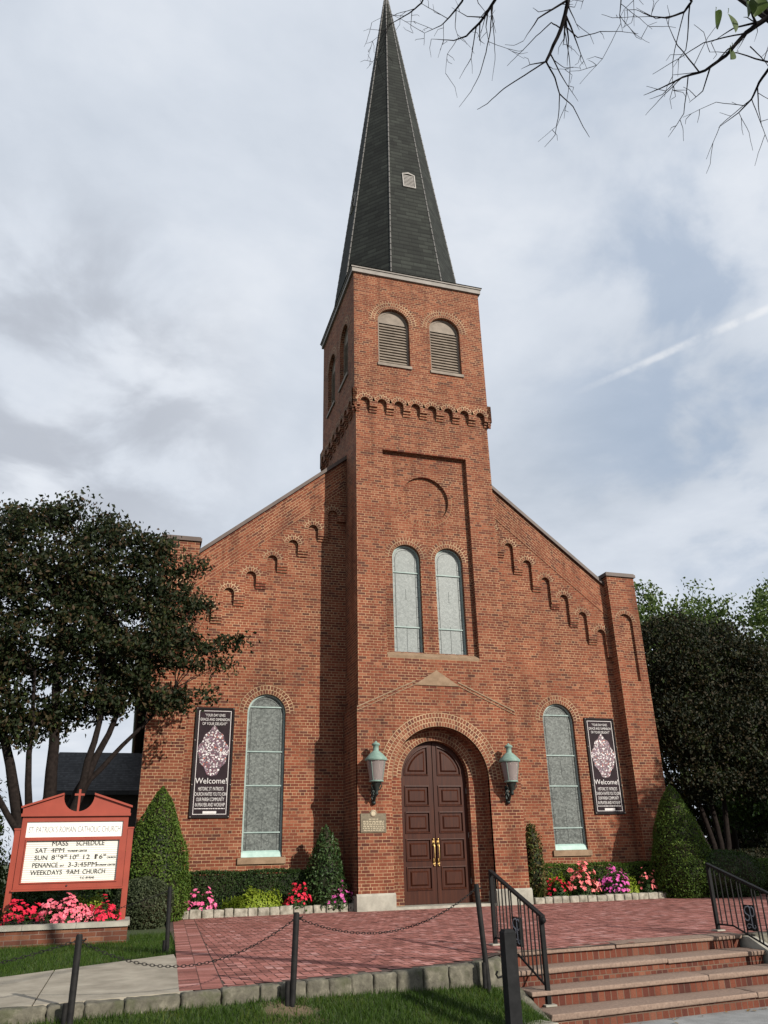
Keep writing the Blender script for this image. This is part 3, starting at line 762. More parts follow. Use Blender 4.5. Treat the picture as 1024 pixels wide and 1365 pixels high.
# deep outer reveal
rv = [(-OR, -.1), (-OR, OS)] + [(OR*math.cos(PI-PI*i/28), OS+OR*math.sin(PI-PI*i/28)) for i in range(1, 28)] + [(OR, OS), (OR, -.1)]
for a_, b_ in zip(rv, rv[1:]): mb.face([FRONT.p(*a_, DP), FRONT.p(*b_, DP), FRONT.p(*b_, -.36), FRONT.p(*a_, -.36)][::-1])
ins = [(-OR-.02, -.1), (-IR, -.1), (-IR, IS)] + [(IR*math.cos(PI-PI*i/28), IS+IR*math.sin(PI-PI*i/28)) for i in range(1, 28)] + [(IR, IS), (IR, -.1), (OR+.02, -.1), (OR+.02, OS+OR+.02), (-OR-.02, OS+OR+.02)]
plate(mb, FRONT, ins, (), -.36, None, False)
rv = [(-IR, -.1), (-IR, IS)] + [(IR*math.cos(PI-PI*i/28), IS+IR*math.sin(PI-PI*i/28)) for i in range(1, 28)] + [(IR, IS), (IR, -.1)]
for a_, b_ in zip(rv, rv[1:]): mb.face([FRONT.p(*a_, -.36), FRONT.p(*b_, -.36), FRONT.p(*b_, -.62), FRONT.p(*a_, -.62)][::-1])
for s in (-1, 1):
    q = [(s*PW, -DP, -.1), (s*PW, DN, -.1), (s*PW, DN, 4.83), (s*PW, -DP, 4.83)]; mb.face(q if s > 0 else q[::-1])
porch = mb.build('porch', M['brick'], ch)
mb = MB()
ring(mb, PFr, 0, OS, OR, OR+.36, .008, -.01, 0, PI, 44)
mb.build('door_arch', M['ring'], porch); mb = MB()
ring(mb, FRONT, 0, IS, IR, IR+.235, -.354, -.37, 0, PI, 36)
mb.build('door_arch', M['ring'], porch)
mb = MB()      # pale raking lines of the gable and its sandstone cap
sl = (5.85-4.83)/PW; al = math.atan(sl)
for s in (-1, 1):
    mb = MB()
    for o_, hh in ((.0, .035), (.10, .02)):
        q = [(s*PW, 4.83-o_-hh), (s*.62, 5.85-.62*sl-o_-hh), (s*.62, 5.85-.62*sl-o_), (s*PW, 4.83-o_)]
        if area2(q) < 0: q.reverse()
        plate(mb, PFr, q, (), .02, 0, True)
    mb.build('raking_moulding', M['sand'], porch)
mb = MB(); plate(mb, PFr, [(-.66, 5.44), (.66, 5.44), (0, 5.86)], (), .03, -.05, True); mb.build('gable_stone', M['sand'], porch)
for s in (-1, 1):
    mb = MB(); a, b = sorted((s*(OR-.03), s*(PW+.045))); mb.box(a, b, -DP-.05, .40, -.1, .33)
    P = [(a, -DP-.05, .33), (b, -DP-.05, .33), (b, -DP-.002, .38), (a, -DP-.002, .38)]; mb.face(P)
    a, b = sorted((s*(PW-.05), s*(PW+.045))); mb.box(a, b, .402, DN, -.1, .33)
    mb.build('stone_base', M['stone'], porch)
mb = MB(); mb.box(-OR+.032, OR-.032, -DP-.02, .62, -.1, .06); mb.build('threshold', M['stone'], porch)
# --- double door
DY = .545; DF = at_y(DY)
def leaf(s):
    g = .008
    def arc(r, a0, a1, n=14): return [(s*r*math.cos(a0+(a1-a0)*i/n), IS+r*math.sin(a0+(a1-a0)*i/n)) for i in range(n+1)]
    out = [(s*g, .065), (s*(IR-.012), .065)] + arc(IR-.012, 0, PI/2-.012)
    if area2(out) < 0: out.reverse()
    mb = MB(); x0, x1 = .14, .80
    rects = [(.40, .92), (1.08, 1.58), (1.74, 2.24), (2.40, 2.89)]
    loops = [[(s*x0, a), (s*x1, a), (s*x1, b), (s*x0, b)] for a, b in rects]
    qa = [(s*x0, 3.17), (s*.80, 3.17)] + [(s*q, IS+math.sqrt(max(.83**2-q**2, 0))) for q in (.79, .74, .66, .55, .42, .28, x0)]
    loops.append(qa)
    loops = [l if area2(l) > 0 else l[::-1] for l in loops]
    plate(mb, DF, out, loops, 0, -.06, True)
    lf = mb.build('door', M['wood'], ch)
    for l in loops:
        mb = MB(); raised(mb, DF, l, [(-.016, .0), (-.014, .022), (.012, .024), (.035, -.022), (.085, -.022), (.125, .012)])
        mb.build('door_panel', M['wood'], lf)
    mb = MB(); xh = s*.062
    plate(mb, DF, [(xh-.028, .98), (xh+.028, .98), (xh+.028, 1.12), (xh-.028, 1.12)], (), .012, 0, True)
    plate(mb, DF, [(xh-.028, 1.42), (xh+.028, 1.42), (xh+.028, 1.56), (xh-.028, 1.56)], (), .012, 0, True)
    mb.tube([DF.p(xh, 1.03, .012), DF.p(xh, 1.05, .06), DF.p(xh, 1.15, .075), DF.p(xh, 1.40, .075), DF.p(xh, 1.48, .06), DF.p(xh, 1.50, .012)], [.016, .017, .019, .019, .017, .016], 8)
    mb.ball(DF.p(xh, 1.58, .02), .03, 10, 6); mb.ball(DF.p(xh, .95, .02), .024, 10, 6)
    mb.build('door_handle', M['brass'], lf)
    mb = MB()
    for z in (.5, 1.6, 2.7): mb.tube([DF.p(s*(IR-.02), z, .01), DF.p(s*(IR-.02), z+.13, .01)], .013, 6)
    mb.build('hinge', M['trim'], lf)
for s in (-1, 1): leaf(s)
mb = MB(); mb.box(-IR-.05, IR+.05, DY+.062, DY+.09, 0, 4.2); mb.build('door_backing', M['dark'], ch)
# --- windows
def window(fr, cx, z0, zs, r, n, bars, gm, mint=True, sill=None):
    mb = MB(); out = arch(cx, z0, zs, r-.002, 22); inn = arch(cx, z0+.02, zs, r-.05, 22)
    plate(mb, fr, out, [inn], n+.05, None, False, 0, n)
    for z in bars:
        hw = (r-.045) if z < zs else math.sqrt(max((r-.045)**2-(z-zs)**2, .01))
        P = [fr.p(cx-hw, z-.016, n), fr.p(cx+hw, z-.016, n), fr.p(cx+hw, z-.016, n+.045), fr.p(cx-hw, z-.016, n+.045)]
        mb.hexa(P+[q+Vector((0, 0, .032)) for q in P])
    w = mb.build('window', M['copper'], ch)
    mb = MB(); plate(mb, fr, arch(cx, z0, zs, r, 22), (), n+.012, None, False)
    mb.build('pane', gm, w)
    mb = MB(); n2_ = n+.016
    def line(P, r_=.006): mb.tube([fr.p(a_, b_, n2_) for a_, b_ in P], r_, 4)
    rb = r-.125; line([(cx-rb, z0+.05)]+[(cx+rb*math.cos(PI-PI*i/18), zs+rb*math.sin(PI-PI*i/18)) for i in range(19)]+[(cx+rb, z0+.05)])
    H_ = zs-z0
    for i in range(int(H_/.30)):
        z_ = z0+.15+i*.30; line([(cx-r+.05, z_), (cx-rb, z_+.02)], .004); line([(cx+rb, z_+.02), (cx+r-.05, z_)], .004)
    line([(cx, z0+.05), (cx, z0+H_*.30)], .004); line([(cx, z0+H_*.56), (cx, z0+H_*.68)], .004)
    mb.build('leading', M['leadline'], w)
    if mint:
        mb = MB(); P = [fr.p(cx-r+.004, z0+.002, n), fr.p(cx+r-.004, z0+.002, n), fr.p(cx+r-.004, z0+.002, n+.10), fr.p(cx-r+.004, z0+.002, n+.10)]
        t_ = Vector((0, 0, .17)); mb.hexa(P+[P[0]+t_, P[1]+t_, P[2]+Vector((0, 0, .12))-fr.n*.035, P[3]+Vector((0, 0, .12))-fr.n*.035]); mb.build('sill_panel', M['mint'], w)
    if sill:
        mb = MB(); a, b, z1, z2, pr = sill
        P = [fr.p(a, z1, -.13), fr.p(b, z1, -.13), fr.p(b, z1, pr), fr.p(a, z1, pr)]
        mb.hexa(P+[fr.p(a, z2+.02, -.13), fr.p(b, z2+.02, -.13), fr.p(b, z2, pr), fr.p(a, z2, pr)]); mb.build('window_sill', M['sand'], w)
for s in (-1, 1):
    c = s*4.406
    window(NF, c, HZ_SILL, HZ_SPR, HW, -.14, (1.83, 2.97, 3.83, 5.0), M['glass'], True, (c-HW-.09, c+HW+.09, 1.09, 1.238, .06))
for s in (-1, 1):
    window(FRONT, s*UW, UZ0, UZS, UR, -.33, (7.15, 8.78), M['glass_hi'], False)

# ------------------------------------------------------------------ wall lanterns, plaque, banners
def lantern(x, label):
    L = thing('wall_lantern', label, 'lantern', (x, -DP, 3.0), 'verdigris lanterns beside the door'); c = (x, -.42)
    mb = MB(); mb.lathe([(.275, 3.42), (.285, 3.44), (.28, 3.475), (.16, 3.60), (.10, 3.65), (.072, 3.67), (.072, 3.78), (.10, 3.80), (.115, 3.825), (.07, 3.86), (.03, 3.875), (.03, 3.90), (.001, 3.91)], (*c, 0), 20); mb.lathe([(.001, 3.425), (.275, 3.42)], (*c, 0), 20)
    mb.build('lantern_cap', M['verd'], L)
    mb = MB(); mb.lathe([(.245, 3.415), (.165, 2.93)], (*c, 0), 20); mb.lathe([(.158, 2.93), (.238, 3.415)], (*c, 0), 20); mb.build('lantern_glass', M['lampglass'], L)
    mb = MB(); mb.lathe([(.001, 2.90), (.12, 2.905), (.18, 2.915), (.185, 2.94), (.17, 2.95), (.001, 2.951)], (*c, 0), 20)
    for k in range(4):
        a = PI/4+k*PI/2; mb.tube([(c[0]+.17*math.cos(a), c[1]+.17*math.sin(a), 2.94), (c[0]+.25*math.cos(a), c[1]+.25*math.sin(a), 3.42)], .008, 5)
    mb.build('lantern_frame', M['verd'], L)
    mb = MB(); mb.tube([(c[0]-.03, c[1], 2.95), (c[0]-.03, c[1], 3.14)], [.022, .018], 8); mb.tube([(c[0]+.05, c[1]-.03, 2.95), (c[0]+.05, c[1]-.03, 3.05)], .02, 8); mb.ball((c[0]+.05, c[1]-.03, 3.09), .045, 10, 6); mb.build('bulb', M['bulb'], L)
    mb = MB()
    mb.lathe([(.001, 2.58), (.03, 2.60), (.05, 2.64), (.035, 2.68), (.06, 2.74), (.10, 2.83), (.13, 2.90)], (*c, 0), 12)
    mb.tube([(x, -.10, 2.50), (x, -.13, 2.46), (x, -.20, 2.50), (x, -.30, 2.60), (x, -.36, 2.70), (x, -.42, 2.76)], [.03, .04, .035, .03, .03, .045], 8)
    mb.tube([(x, -.11, 2.78), (x, -.22, 2.78), (x, -.30, 2.70), (x, -.26, 2.63), (x, -.21, 2.67)], [.022, .02, .018, .016, .014], 7)
    for s in (-1, 1):
        mb.tube([(x, -.36, 2.72), (x+s*.09, -.40, 2.74), (x+s*.14, -.42, 2.82), (x+s*.12, -.42, 2.89), (x+s*.085, -.42, 2.85)], [.02, .016, .014, .012, .01], 6)
        mb.tube([(x, -.18, 2.52), (x+s*.05, -.2, 2.58), (x+s*.06, -.22, 2.66), (x+s*.02, -.24, 2.70)], .013, 6)
    mb.box(x-.05, x+.05, -DP-.03, -DP, 2.40, 2.84); mb.ball((x, -DP-.05, 2.44), .055, 10, 6)
    mb.build('bracket', M['bracket'], L)
    return L
l1 = lantern(-1.86, 'verdigris wall lantern left of the door, directly above the bronze plaque')
l2 = copy_tree(l1, None, (3.70, 0, 0)); l2['label'] = 'verdigris wall lantern right of the door, with bare brick beneath it'
pl = thing('plaque', 'bronze memorial plaque with a round crest on top, fixed below a lantern', 'plaque', (-1.87, -DP, 1.97))
mb = MB(); plate(mb, PFr, [(-2.20, 1.75), (-1.54, 1.75), (-1.54, 2.19), (-2.20, 2.19)], (), .03, 0, True); mb.build('plate', M['bronze'], pl)
mb = MB(); raised(mb, PFr, circ(-1.87, 2.19, .085, 20), [(0, .0), (0, .04), (.02, .05), (.03, .042)]); mb.build('crest', M['bronze_hi'], pl)
mb = MB()
for i, z in enumerate((2.055, 2.005, 1.965, 1.925, 1.885, 1.845, 1.80)):
    w = (.12, .27, .27, .26, .27, .28, .26)[i]; x = -1.87-w
    while x < -1.87+w:
        e = min(x+rnd.uniform(.03, .09), -1.87+w); plate(mb, PFr, [(x, z-.010), (e, z-.010), (e, z+.010), (x, z+.010)], (), .034, .028, True); x = e+.018
mb.build('raised_lettering', M['bronze_hi'], pl)
def banner(cx, label):
    B = thing('banner', label, 'banner', (cx, DN, 2.18), 'welcome banners on the nave wall'); a, b, z0, z1 = cx-.505, cx+.505, 2.18, 4.93
    mb = MB(); plate(mb, NF, [(a, z0), (b, z0), (b, z1), (a, z1)], [[(a+.045, z0+.045), (b-.045, z0+.045), (b-.045, z1-.045), (a+.045, z1-.045)]], .045, 0, True, 0, .02); mb.build('banner_frame', M['bannerframe'], B)
    mb = MB(); nx = 8; nz = 20
    mb.grid([[NF.p(a+.04+(b-a-.08)*i/nx, z0+.04+(z1-z0-.08)*j/nz, .025+.004*math.sin(i*1.7+j*.9)) for j in range(nz+1)] for i in range(nx+1)], False, 0, True); mb.build('vinyl_sheet', M['banner'], B)
    mb = MB(); n = .034
    q = [(a+.085, z0+.085), (b-.085, z0+.085), (b-.085, z1-.085), (a+.085, z1-.085)]; plate(mb, NF, q, [inset(q, .014)], n, n-.003, True)
    text(mb, '"YOUR DAY GIVES', NF, cx, z1-.235, .10, n, fit=.52)
    text(mb, 'GRACE AND DIMENSION', NF, cx, z1-.345, .10, n, fit=.76)
    text(mb, 'OF YOUR DELIGHT"', NF, cx, z1-.455, .10, n, fit=.64)
    text(mb, 'Welcome!', NF, cx, z0+.83, .20, n, fit=.80)
    for i, t_ in enumerate(("HISTORIC ST. PATRICK'S", "CHURCH INVITES YOU TO JOIN", "OUR PARISH COMMUNITY", "IN PRAYER AND WORSHIP")):
        text(mb, t_, NF, cx, z0+.66-.128*i, .125, n, fit=(.64, .80, .70, .74)[i], spacing=.95)
    x = cx-.38
    while x < cx+.38:
        e = min(x+rnd.uniform(.03, .07), cx+.38); plate(mb, NF, [(x, z0+.215), (e, z0+.215), (e, z0+.235), (x, z0+.235)], (), n, n-.003, True); x = e+.012
    plate(mb, NF, [(cx-.17, z0+.105), (cx+.17, z0+.105), (cx+.17, z0+.165), (cx-.17, z0+.165)], (), n, n-.003, True)
    mb.build('printing', M['white'], B)
    mb = MB()
    blob = []
    for i in range(40):
        t_ = 2*PI*i/40; cz = z0+1.60; kk = (abs(math.cos(t_))**1.35+abs(math.sin(t_))**1.35)**(-1/1.35)*(1+.05*math.sin(9*t_)); blob.append((cx+.405*kk*math.cos(t_), cz+.02+.64*kk*math.sin(t_)))
    plate(mb, NF, blob, (), n-.001, n-.003, True)
    mb.build('mosaic_picture', M['mosaic'], B)
    mb = MB()
    for u, v in ((a+.03, z1-.03), (b-.03, z1-.03), (a+.03, z0+.03), (b-.03, z0+.03), (a+.02, z0+1.9), (b-.02, z0+1.9), (a+.02, z0+.8), (b-.02, z0+.8)): mb.ball(NF.p(u, v, .05), .02, 8, 4)
    mb.build('grommet', M['trim'], B)
    return B
banner(-5.775, 'tall dark welcome banner left of the arched window, nearest the leafy plum tree')
banner(5.775, 'tall dark welcome banner between the right arched window and the corner pier')

# ------------------------------------------------------------------ church sign on its planter
SY = -4.0
P_ = thing('sign_planter', 'low brick planter with a grey stone cap under the church sign', 'planter', (-9.1, -4.0, 0))
mb = MB()
for (x0, x1, y0, y1) in ((-10.9, -7.56, -4.52, -4.40), (-10.9, -7.56, -3.52, -3.40), (-7.68, -7.56, -4.398, -3.522), (-10.9, -10.78, -4.398, -3.522)): mb.box(x0, x1, y0, y1, -.2, .21)
mb.build('brick_wall', M['planter'], P_)
mb = MB()
for k in range(4):
    x0 = -10.93+.845*k; mb.box(x0, x0+.84, -4.56, -4.34, .212, .29)
mb.box(-7.73, -7.53, -4.338, -3.36, .212, .29); mb.box(-10.93, -7.74, -3.56, -3.36, .212, .29); mb.box(-10.93, -10.73, -4.338, -3.562, .212, .29)
mb.build('stone_cap', M['stone'], P_)
mb = MB(); mb.box(-10.78, -7.68, -4.398, -3.522, .0, .18); mb.build('soil', M['soil'], P_)
G = thing('church_sign', 'red painted wooden church sign with letter board and small cross on top', 'sign', (-8.62, SY, .18))
mb = MB(); SF = at_y(SY-.08)
for x in (-9.585, -7.665):
    mb = MB(); mb.box(x-.05, x+.05, SY-.06, SY+.06, .1, 1.78); mb.box(x-.06, x+.06, SY-.07, SY+.07, 1.782, 1.81); mb.build('sign_post', M['signred'], G)
mb = MB(); xl, xr = -9.53, -7.72; xc = (xl+xr)/2
plate(mb, SF, [(xl, .82), (xr, .82), (xr, 2.0), (xl, 2.0)], [[(xl+.085, 1.655), (xr-.085, 1.655), (xr-.085, 1.915), (xl+.085, 1.915)], [(xl+.12, .925), (xr-.12, .925), (xr-.12, 1.60), (xl+.12, 1.60)]], 0, -.16, True, 0, -.035)
mb.face([(xl, SY+.08, .82), (xl, SY+.08, 2.0), (xr, SY+.08, 2.0), (xr, SY+.08, .82)])
q = [(xl+.10, .905), (xr-.10, .905), (xr-.10, 1.62), (xl+.10, 1.62)]; plate(mb, SF, q, [inset(q, .022)], .018, 0, True, 0, 0)
mb.box(xl-.02, xr+.02, SY-.11, SY+.09, .79, .818); mb.box(xl-.03, xr+.03, SY-.13, SY+.10, 2.002, 2.05)
cab = mb.build('cabinet', M['signred'], G)
mb = MB(); ang = [PI+math.asin(.0)+(PI)*i/16 for i in range(17)]
cxx = xc; pr = .265; pz = 2.37
ped = [(xl-.02, 2.053), (xr+.02, 2.053), (xr+.02, 2.15), (cxx+pr, pz)] + [(cxx+pr*math.cos(-PI*i/16), pz-.02+pr*math.sin(-PI*i/16)) for i in range(17)] + [(cxx-pr, pz), (xl-.02, 2.15)]
d2 = [ped[0]]
for a_ in ped[1:]:
    if math.dist(a_, d2[-1]) > 1e-3: d2.append(a_)
plate(mb, at_y(SY-.05), d2, (), 0, -.10, True); plate(mb, Fr((0, SY+.05, 0), (-1, 0, 0), (0, 1, 0)), [(-a_, b_) for a_, b_ in d2][::-1], (), 0)
for s in (-1, 1):
    a_ = (cxx+s*pr, pz); b_ = (cxx+s*(xr-xl+.10)/2, 2.145)
    mb.hexa([(a_[0], SY-.10, a_[1]-.0), (b_[0], SY-.10, b_[1]), (b_[0], SY+.08, b_[1]), (a_[0], SY+.08, a_[1]), (a_[0], SY-.10, a_[1]+.035), (b_[0], SY-.10, b_[1]+.035), (b_[0], SY+.08, b_[1]+.035), (a_[0], SY+.08, a_[1]+.035)])
mb.build('pediment', M['signred'], G)
mb = MB(); mb.box(cxx-.018, cxx+.018, SY-.03, SY+.03, 2.08, 2.47); mb.box(cxx-.085, cxx+.085, SY-.029, SY+.029, 2.36, 2.396); mb.build('cross', M['signred'], G)
mb = MB(); plate(mb, SF, [(xl+.08, 1.65), (xr-.08, 1.65), (xr-.08, 1.92), (xl+.08, 1.92)], (), -.03); hp = mb.build('header_panel', M['signhead'], G)
mb = MB(); text(mb, "ST. PATRICK'S ROMAN CATHOLIC CHURCH", SF, xc, 1.735, .145, -.028, fit=1.56); mb.build('header_lettering', M['greyletter'], hp)
mb = MB(); plate(mb, SF, [(xl+.115, .92), (xr-.115, .92), (xr-.115, 1.605), (xl+.115, 1.605)], (), -.03)
bd = mb.build('letter_board', M['signboard'], G)
mb = MB()
for k in range(19): 
    z = .945+.035*k; plate(mb, SF, [(xl+.12, z), (xr-.12, z), (xr-.12, z+.004), (xl+.12, z+.004)], (), -.026, -.03, True)
mb.build('letter_rail', M['greyletter'], bd)
mb = MB(); bl = xl+.12
LN = {}
def ln(t_, u, z, sz, fit): text(LN.setdefault(int((z-.95)/.118), MB()), t_, SF, bl+u, z, sz, -.022, align='LEFT', fit=fit)
ln('MASS', .42, 1.515, .105, .27); ln('SCHEDULE', .83, 1.515, .105, .48)
ln('SAT', .16, 1.405, .105, .19); ln('4PM', .42, 1.405, .105, .22); ln('WORSHIP CENTER', .70, 1.41, .045, .33)
ln('SUN', .16, 1.285, .105, .21); ln('8', .44, 1.285, .105, .06); ln('15', .51, 1.33, .05, .05); ln('9', .58, 1.285, .105, .06); ln('30', .65, 1.33, .05, .05)
ln('10', .73, 1.285, .105, .10); ln('45', .85, 1.33, .05, .05); ln('12', .95, 1.285, .105, .11); ln('1', 1.11, 1.285, .105, .03); ln('15', 1.16, 1.33, .05, .05); ln('6', 1.24, 1.285, .105, .06); ln('30', 1.31, 1.33, .05, .05); ln('CHURCH', 1.38, 1.29, .045, .15)
ln('PENANCE', .14, 1.165, .105, .42); ln('SAT', .60, 1.17, .045, .07); ln('3-3:45PM', .73, 1.165, .105, .48); ln('WORSHIP CENTER', 1.22, 1.17, .042, .32)
ln('WEEKDAYS', .13, 1.045, .105, .52); ln('9AM', .72, 1.045, .105, .21); ln('CHURCH', .99, 1.045, .105, .38)
ln('T.C. BYRNE', .96, .965, .05, .24)
for q in LN.values(): q.build('board_lettering', M['letter'], bd)
mb = MB(); mb.ball(SF.p(xc-.03, .86, .01), .016, 8, 5); mb.build('lock', M['letter'], cab)

# ------------------------------------------------------------------ kerbs
def stone_hex(mb, P, bev=.02, rough=.004):
    """a rough block between 8 corners, bevelled"""
    bm = bmesh.new(); vs = [bm.verts.new(Vector(p)+Vector((rnd.uniform(-1, 1), rnd.uniform(-1, 1), rnd.uniform(-1, 1)))*.009) for p in P]
    for q in ((0,3,2,1),(4,5,6,7),(0,1,5,4),(1,2,6,5),(2,3,7,6),(3,0,4,7)): bm.faces.new([vs[i] for i in q])
    bmesh.ops.bevel(bm, geom=list(bm.edges), offset=bev, segments=2, affect='EDGES', profile=.6)
    bmesh.ops.subdivide_edges(bm, edges=[e for e in bm.edges if e.calc_length() > .08], cuts=3, use_grid_fill=True)
    for v in bm.verts: v.co += Vector((rnd.uniform(-1, 1), rnd.uniform(-1, 1), rnd.uniform(-1, 1)))*rough
    b = len(mb.v); bm.verts.index_update(); mb.v += [tuple(v.co) for v in bm.verts]
    for f in bm.faces: mb.f.append(tuple(b+v.index for v in f.verts)); mb.uv.append(None); mb.m.append(0); mb.sm.append(True)
    bm.free()
def kerb(label, pts, w, zt, zb, sz, gap=.012, mat='granite'):
    """row of blocks along a polyline; the body lies to the left of travel"""
    root = thing('stone_kerb', label, 'kerb', (*pts[0], 0), 'granite block kerbs')
    for (x0, y0), (x1, y1) in zip(pts, pts[1:]):
        d = Vector((x1-x0, y1-y0, 0)); L = d.length; d.normalize(); nrm = Vector((-d.y, d.x, 0)); t = 0
        while t < L-.05:
            e = min(t+sz*rnd.uniform(.75, 1.25), L)
            if L-e < sz*.4: e = L
            A = Vector((x0, y0, 0))+d*(t+gap/2); B = Vector((x0, y0, 0))+d*(e-gap/2); j = rnd.uniform(-.012, .012); zz = zt+rnd.uniform(-.012, .012); b_ = zb(A.x) if callable(zb) else zb
            mb = MB(); Q = [A-nrm*j, B-nrm*j, B+nrm*w, A+nrm*w]
            stone_hex(mb, [(*q.xy, b_-.15) for q in Q]+[(*q.xy, zz) for q in Q], .03, .008)
            mb.build('stone', M[mat], root); t = e
kerb('pale granite block kerb edging the flower bed left of the tower', [(-7.3, .02), (-6.2, .0), (-2.30, .14)], .16, .17, .0, .27)
kerb('pale granite block kerb edging the flower bed right of the tower', [(2.38, -.12), (5, -.10), (7.6, .06), (11, .3)], .16, .15, .0, .26)
kerb('short row of pale granite blocks beside the round grey shrub', [(-8.3, -.9), (-7.28, -.85)], .16, .14, -.05, .28)
kerb('rough granite kerb along the front edge of plaza and sidewalk', [(-13, -12.1), (-8.7, -11.28), (-7.05, -11.03), (-6.02, -10.88), (-3.3, -10.11)], .155, .004, foot, .36, mat='mossgranite')
kerb('rough granite kerb to the right of the entrance steps', [(1.62, -8.98), (4, -8.72), (9, -8.28)], .155, .004, foot, .36, mat='mossgranite')
# big boulder-like corner stone at the end of the kerb, left of the steps
mb = MB(); stone_hex(mb, [(-3.36, -10.16, -.6), (-2.86, -9.78, -.6), (-2.80, -9.30, -.6), (-3.36, -9.90, -.6), (-3.36, -10.12, .0), (-2.95, -9.72, -.01), (-2.82, -9.34, .0), (-3.36, -9.92, .0)], .05)
tag(mb.build('corner_stone', M['mossgranite']), 'big rough mossy stone at the end of the kerb beside the entrance steps', 'stone')

# ------------------------------------------------------------------ entrance steps
ST = thing('entrance_steps', 'four entrance steps with granite treads and red brick risers', 'steps', (-.66, -9.3, 0))
TR, RI, SM, YO = .456, .1723, .096, -9.034
stx0, stx1 = -2.80, 1.45
def sline(k, x): return YO-k*TR+SM*x
for k in range(4):
    zt = -k*RI; cut = (-.9, -.35, -.05, .35)[k]
    for a, b in ((stx0, cut-.004), (cut+.004, stx1)):
        mb = MB(); yb = .30 if k == 0 else TR+.01
        P = [(a, sline(k, a)), (b, sline(k, b)), (b, sline(k, b)+yb), (a, sline(k, a)+yb)]
        stone_hex(mb, [(*p, zt-.058) for p in P]+[(*p, zt+(.004 if k == 0 else 0)) for p in P], .014)
        mb.build('tread', M['slabstone'], ST)
    mb = MB(); a, b = stx0+.04, stx1-.04
    P = [(a, sline(k, a)+.045), (b, sline(k, b)+.045), (b, sline(k, b)+.30), (a, sline(k, a)+.30)]
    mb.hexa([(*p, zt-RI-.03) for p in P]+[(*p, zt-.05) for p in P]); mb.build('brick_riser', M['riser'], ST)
for s, x in ((-1, stx0-.10), (1, stx1+.10)):      # sloping cheek stones
    mb = MB(); a, b = x-.085, x+.085
    pr_ = [(YO+SM*x+.25, -.02 if s > 0 else -.12), (YO+SM*x-.1, -.03 if s > 0 else -.16), (YO+SM*x-1.55, -.56 if s > 0 else -.62), (YO+SM*x-1.55, -.8), (YO+SM*x+.25, -.8)]
    Q0 = [Vector((a, *q)) for q in pr_]; Q1 = [Vector((b, *q)) for q in pr_]
    mb.face(Q0[::-1] if s else Q0); mb.face(Q1)
    for i in range(5): mb.face([Q0[i], Q0[(i+1) % 5], Q1[(i+1) % 5], Q1[i]])
    mb.build('cheek_stone', M['stone'] if s > 0 else M['mossgranite'], ST)
mb = MB()
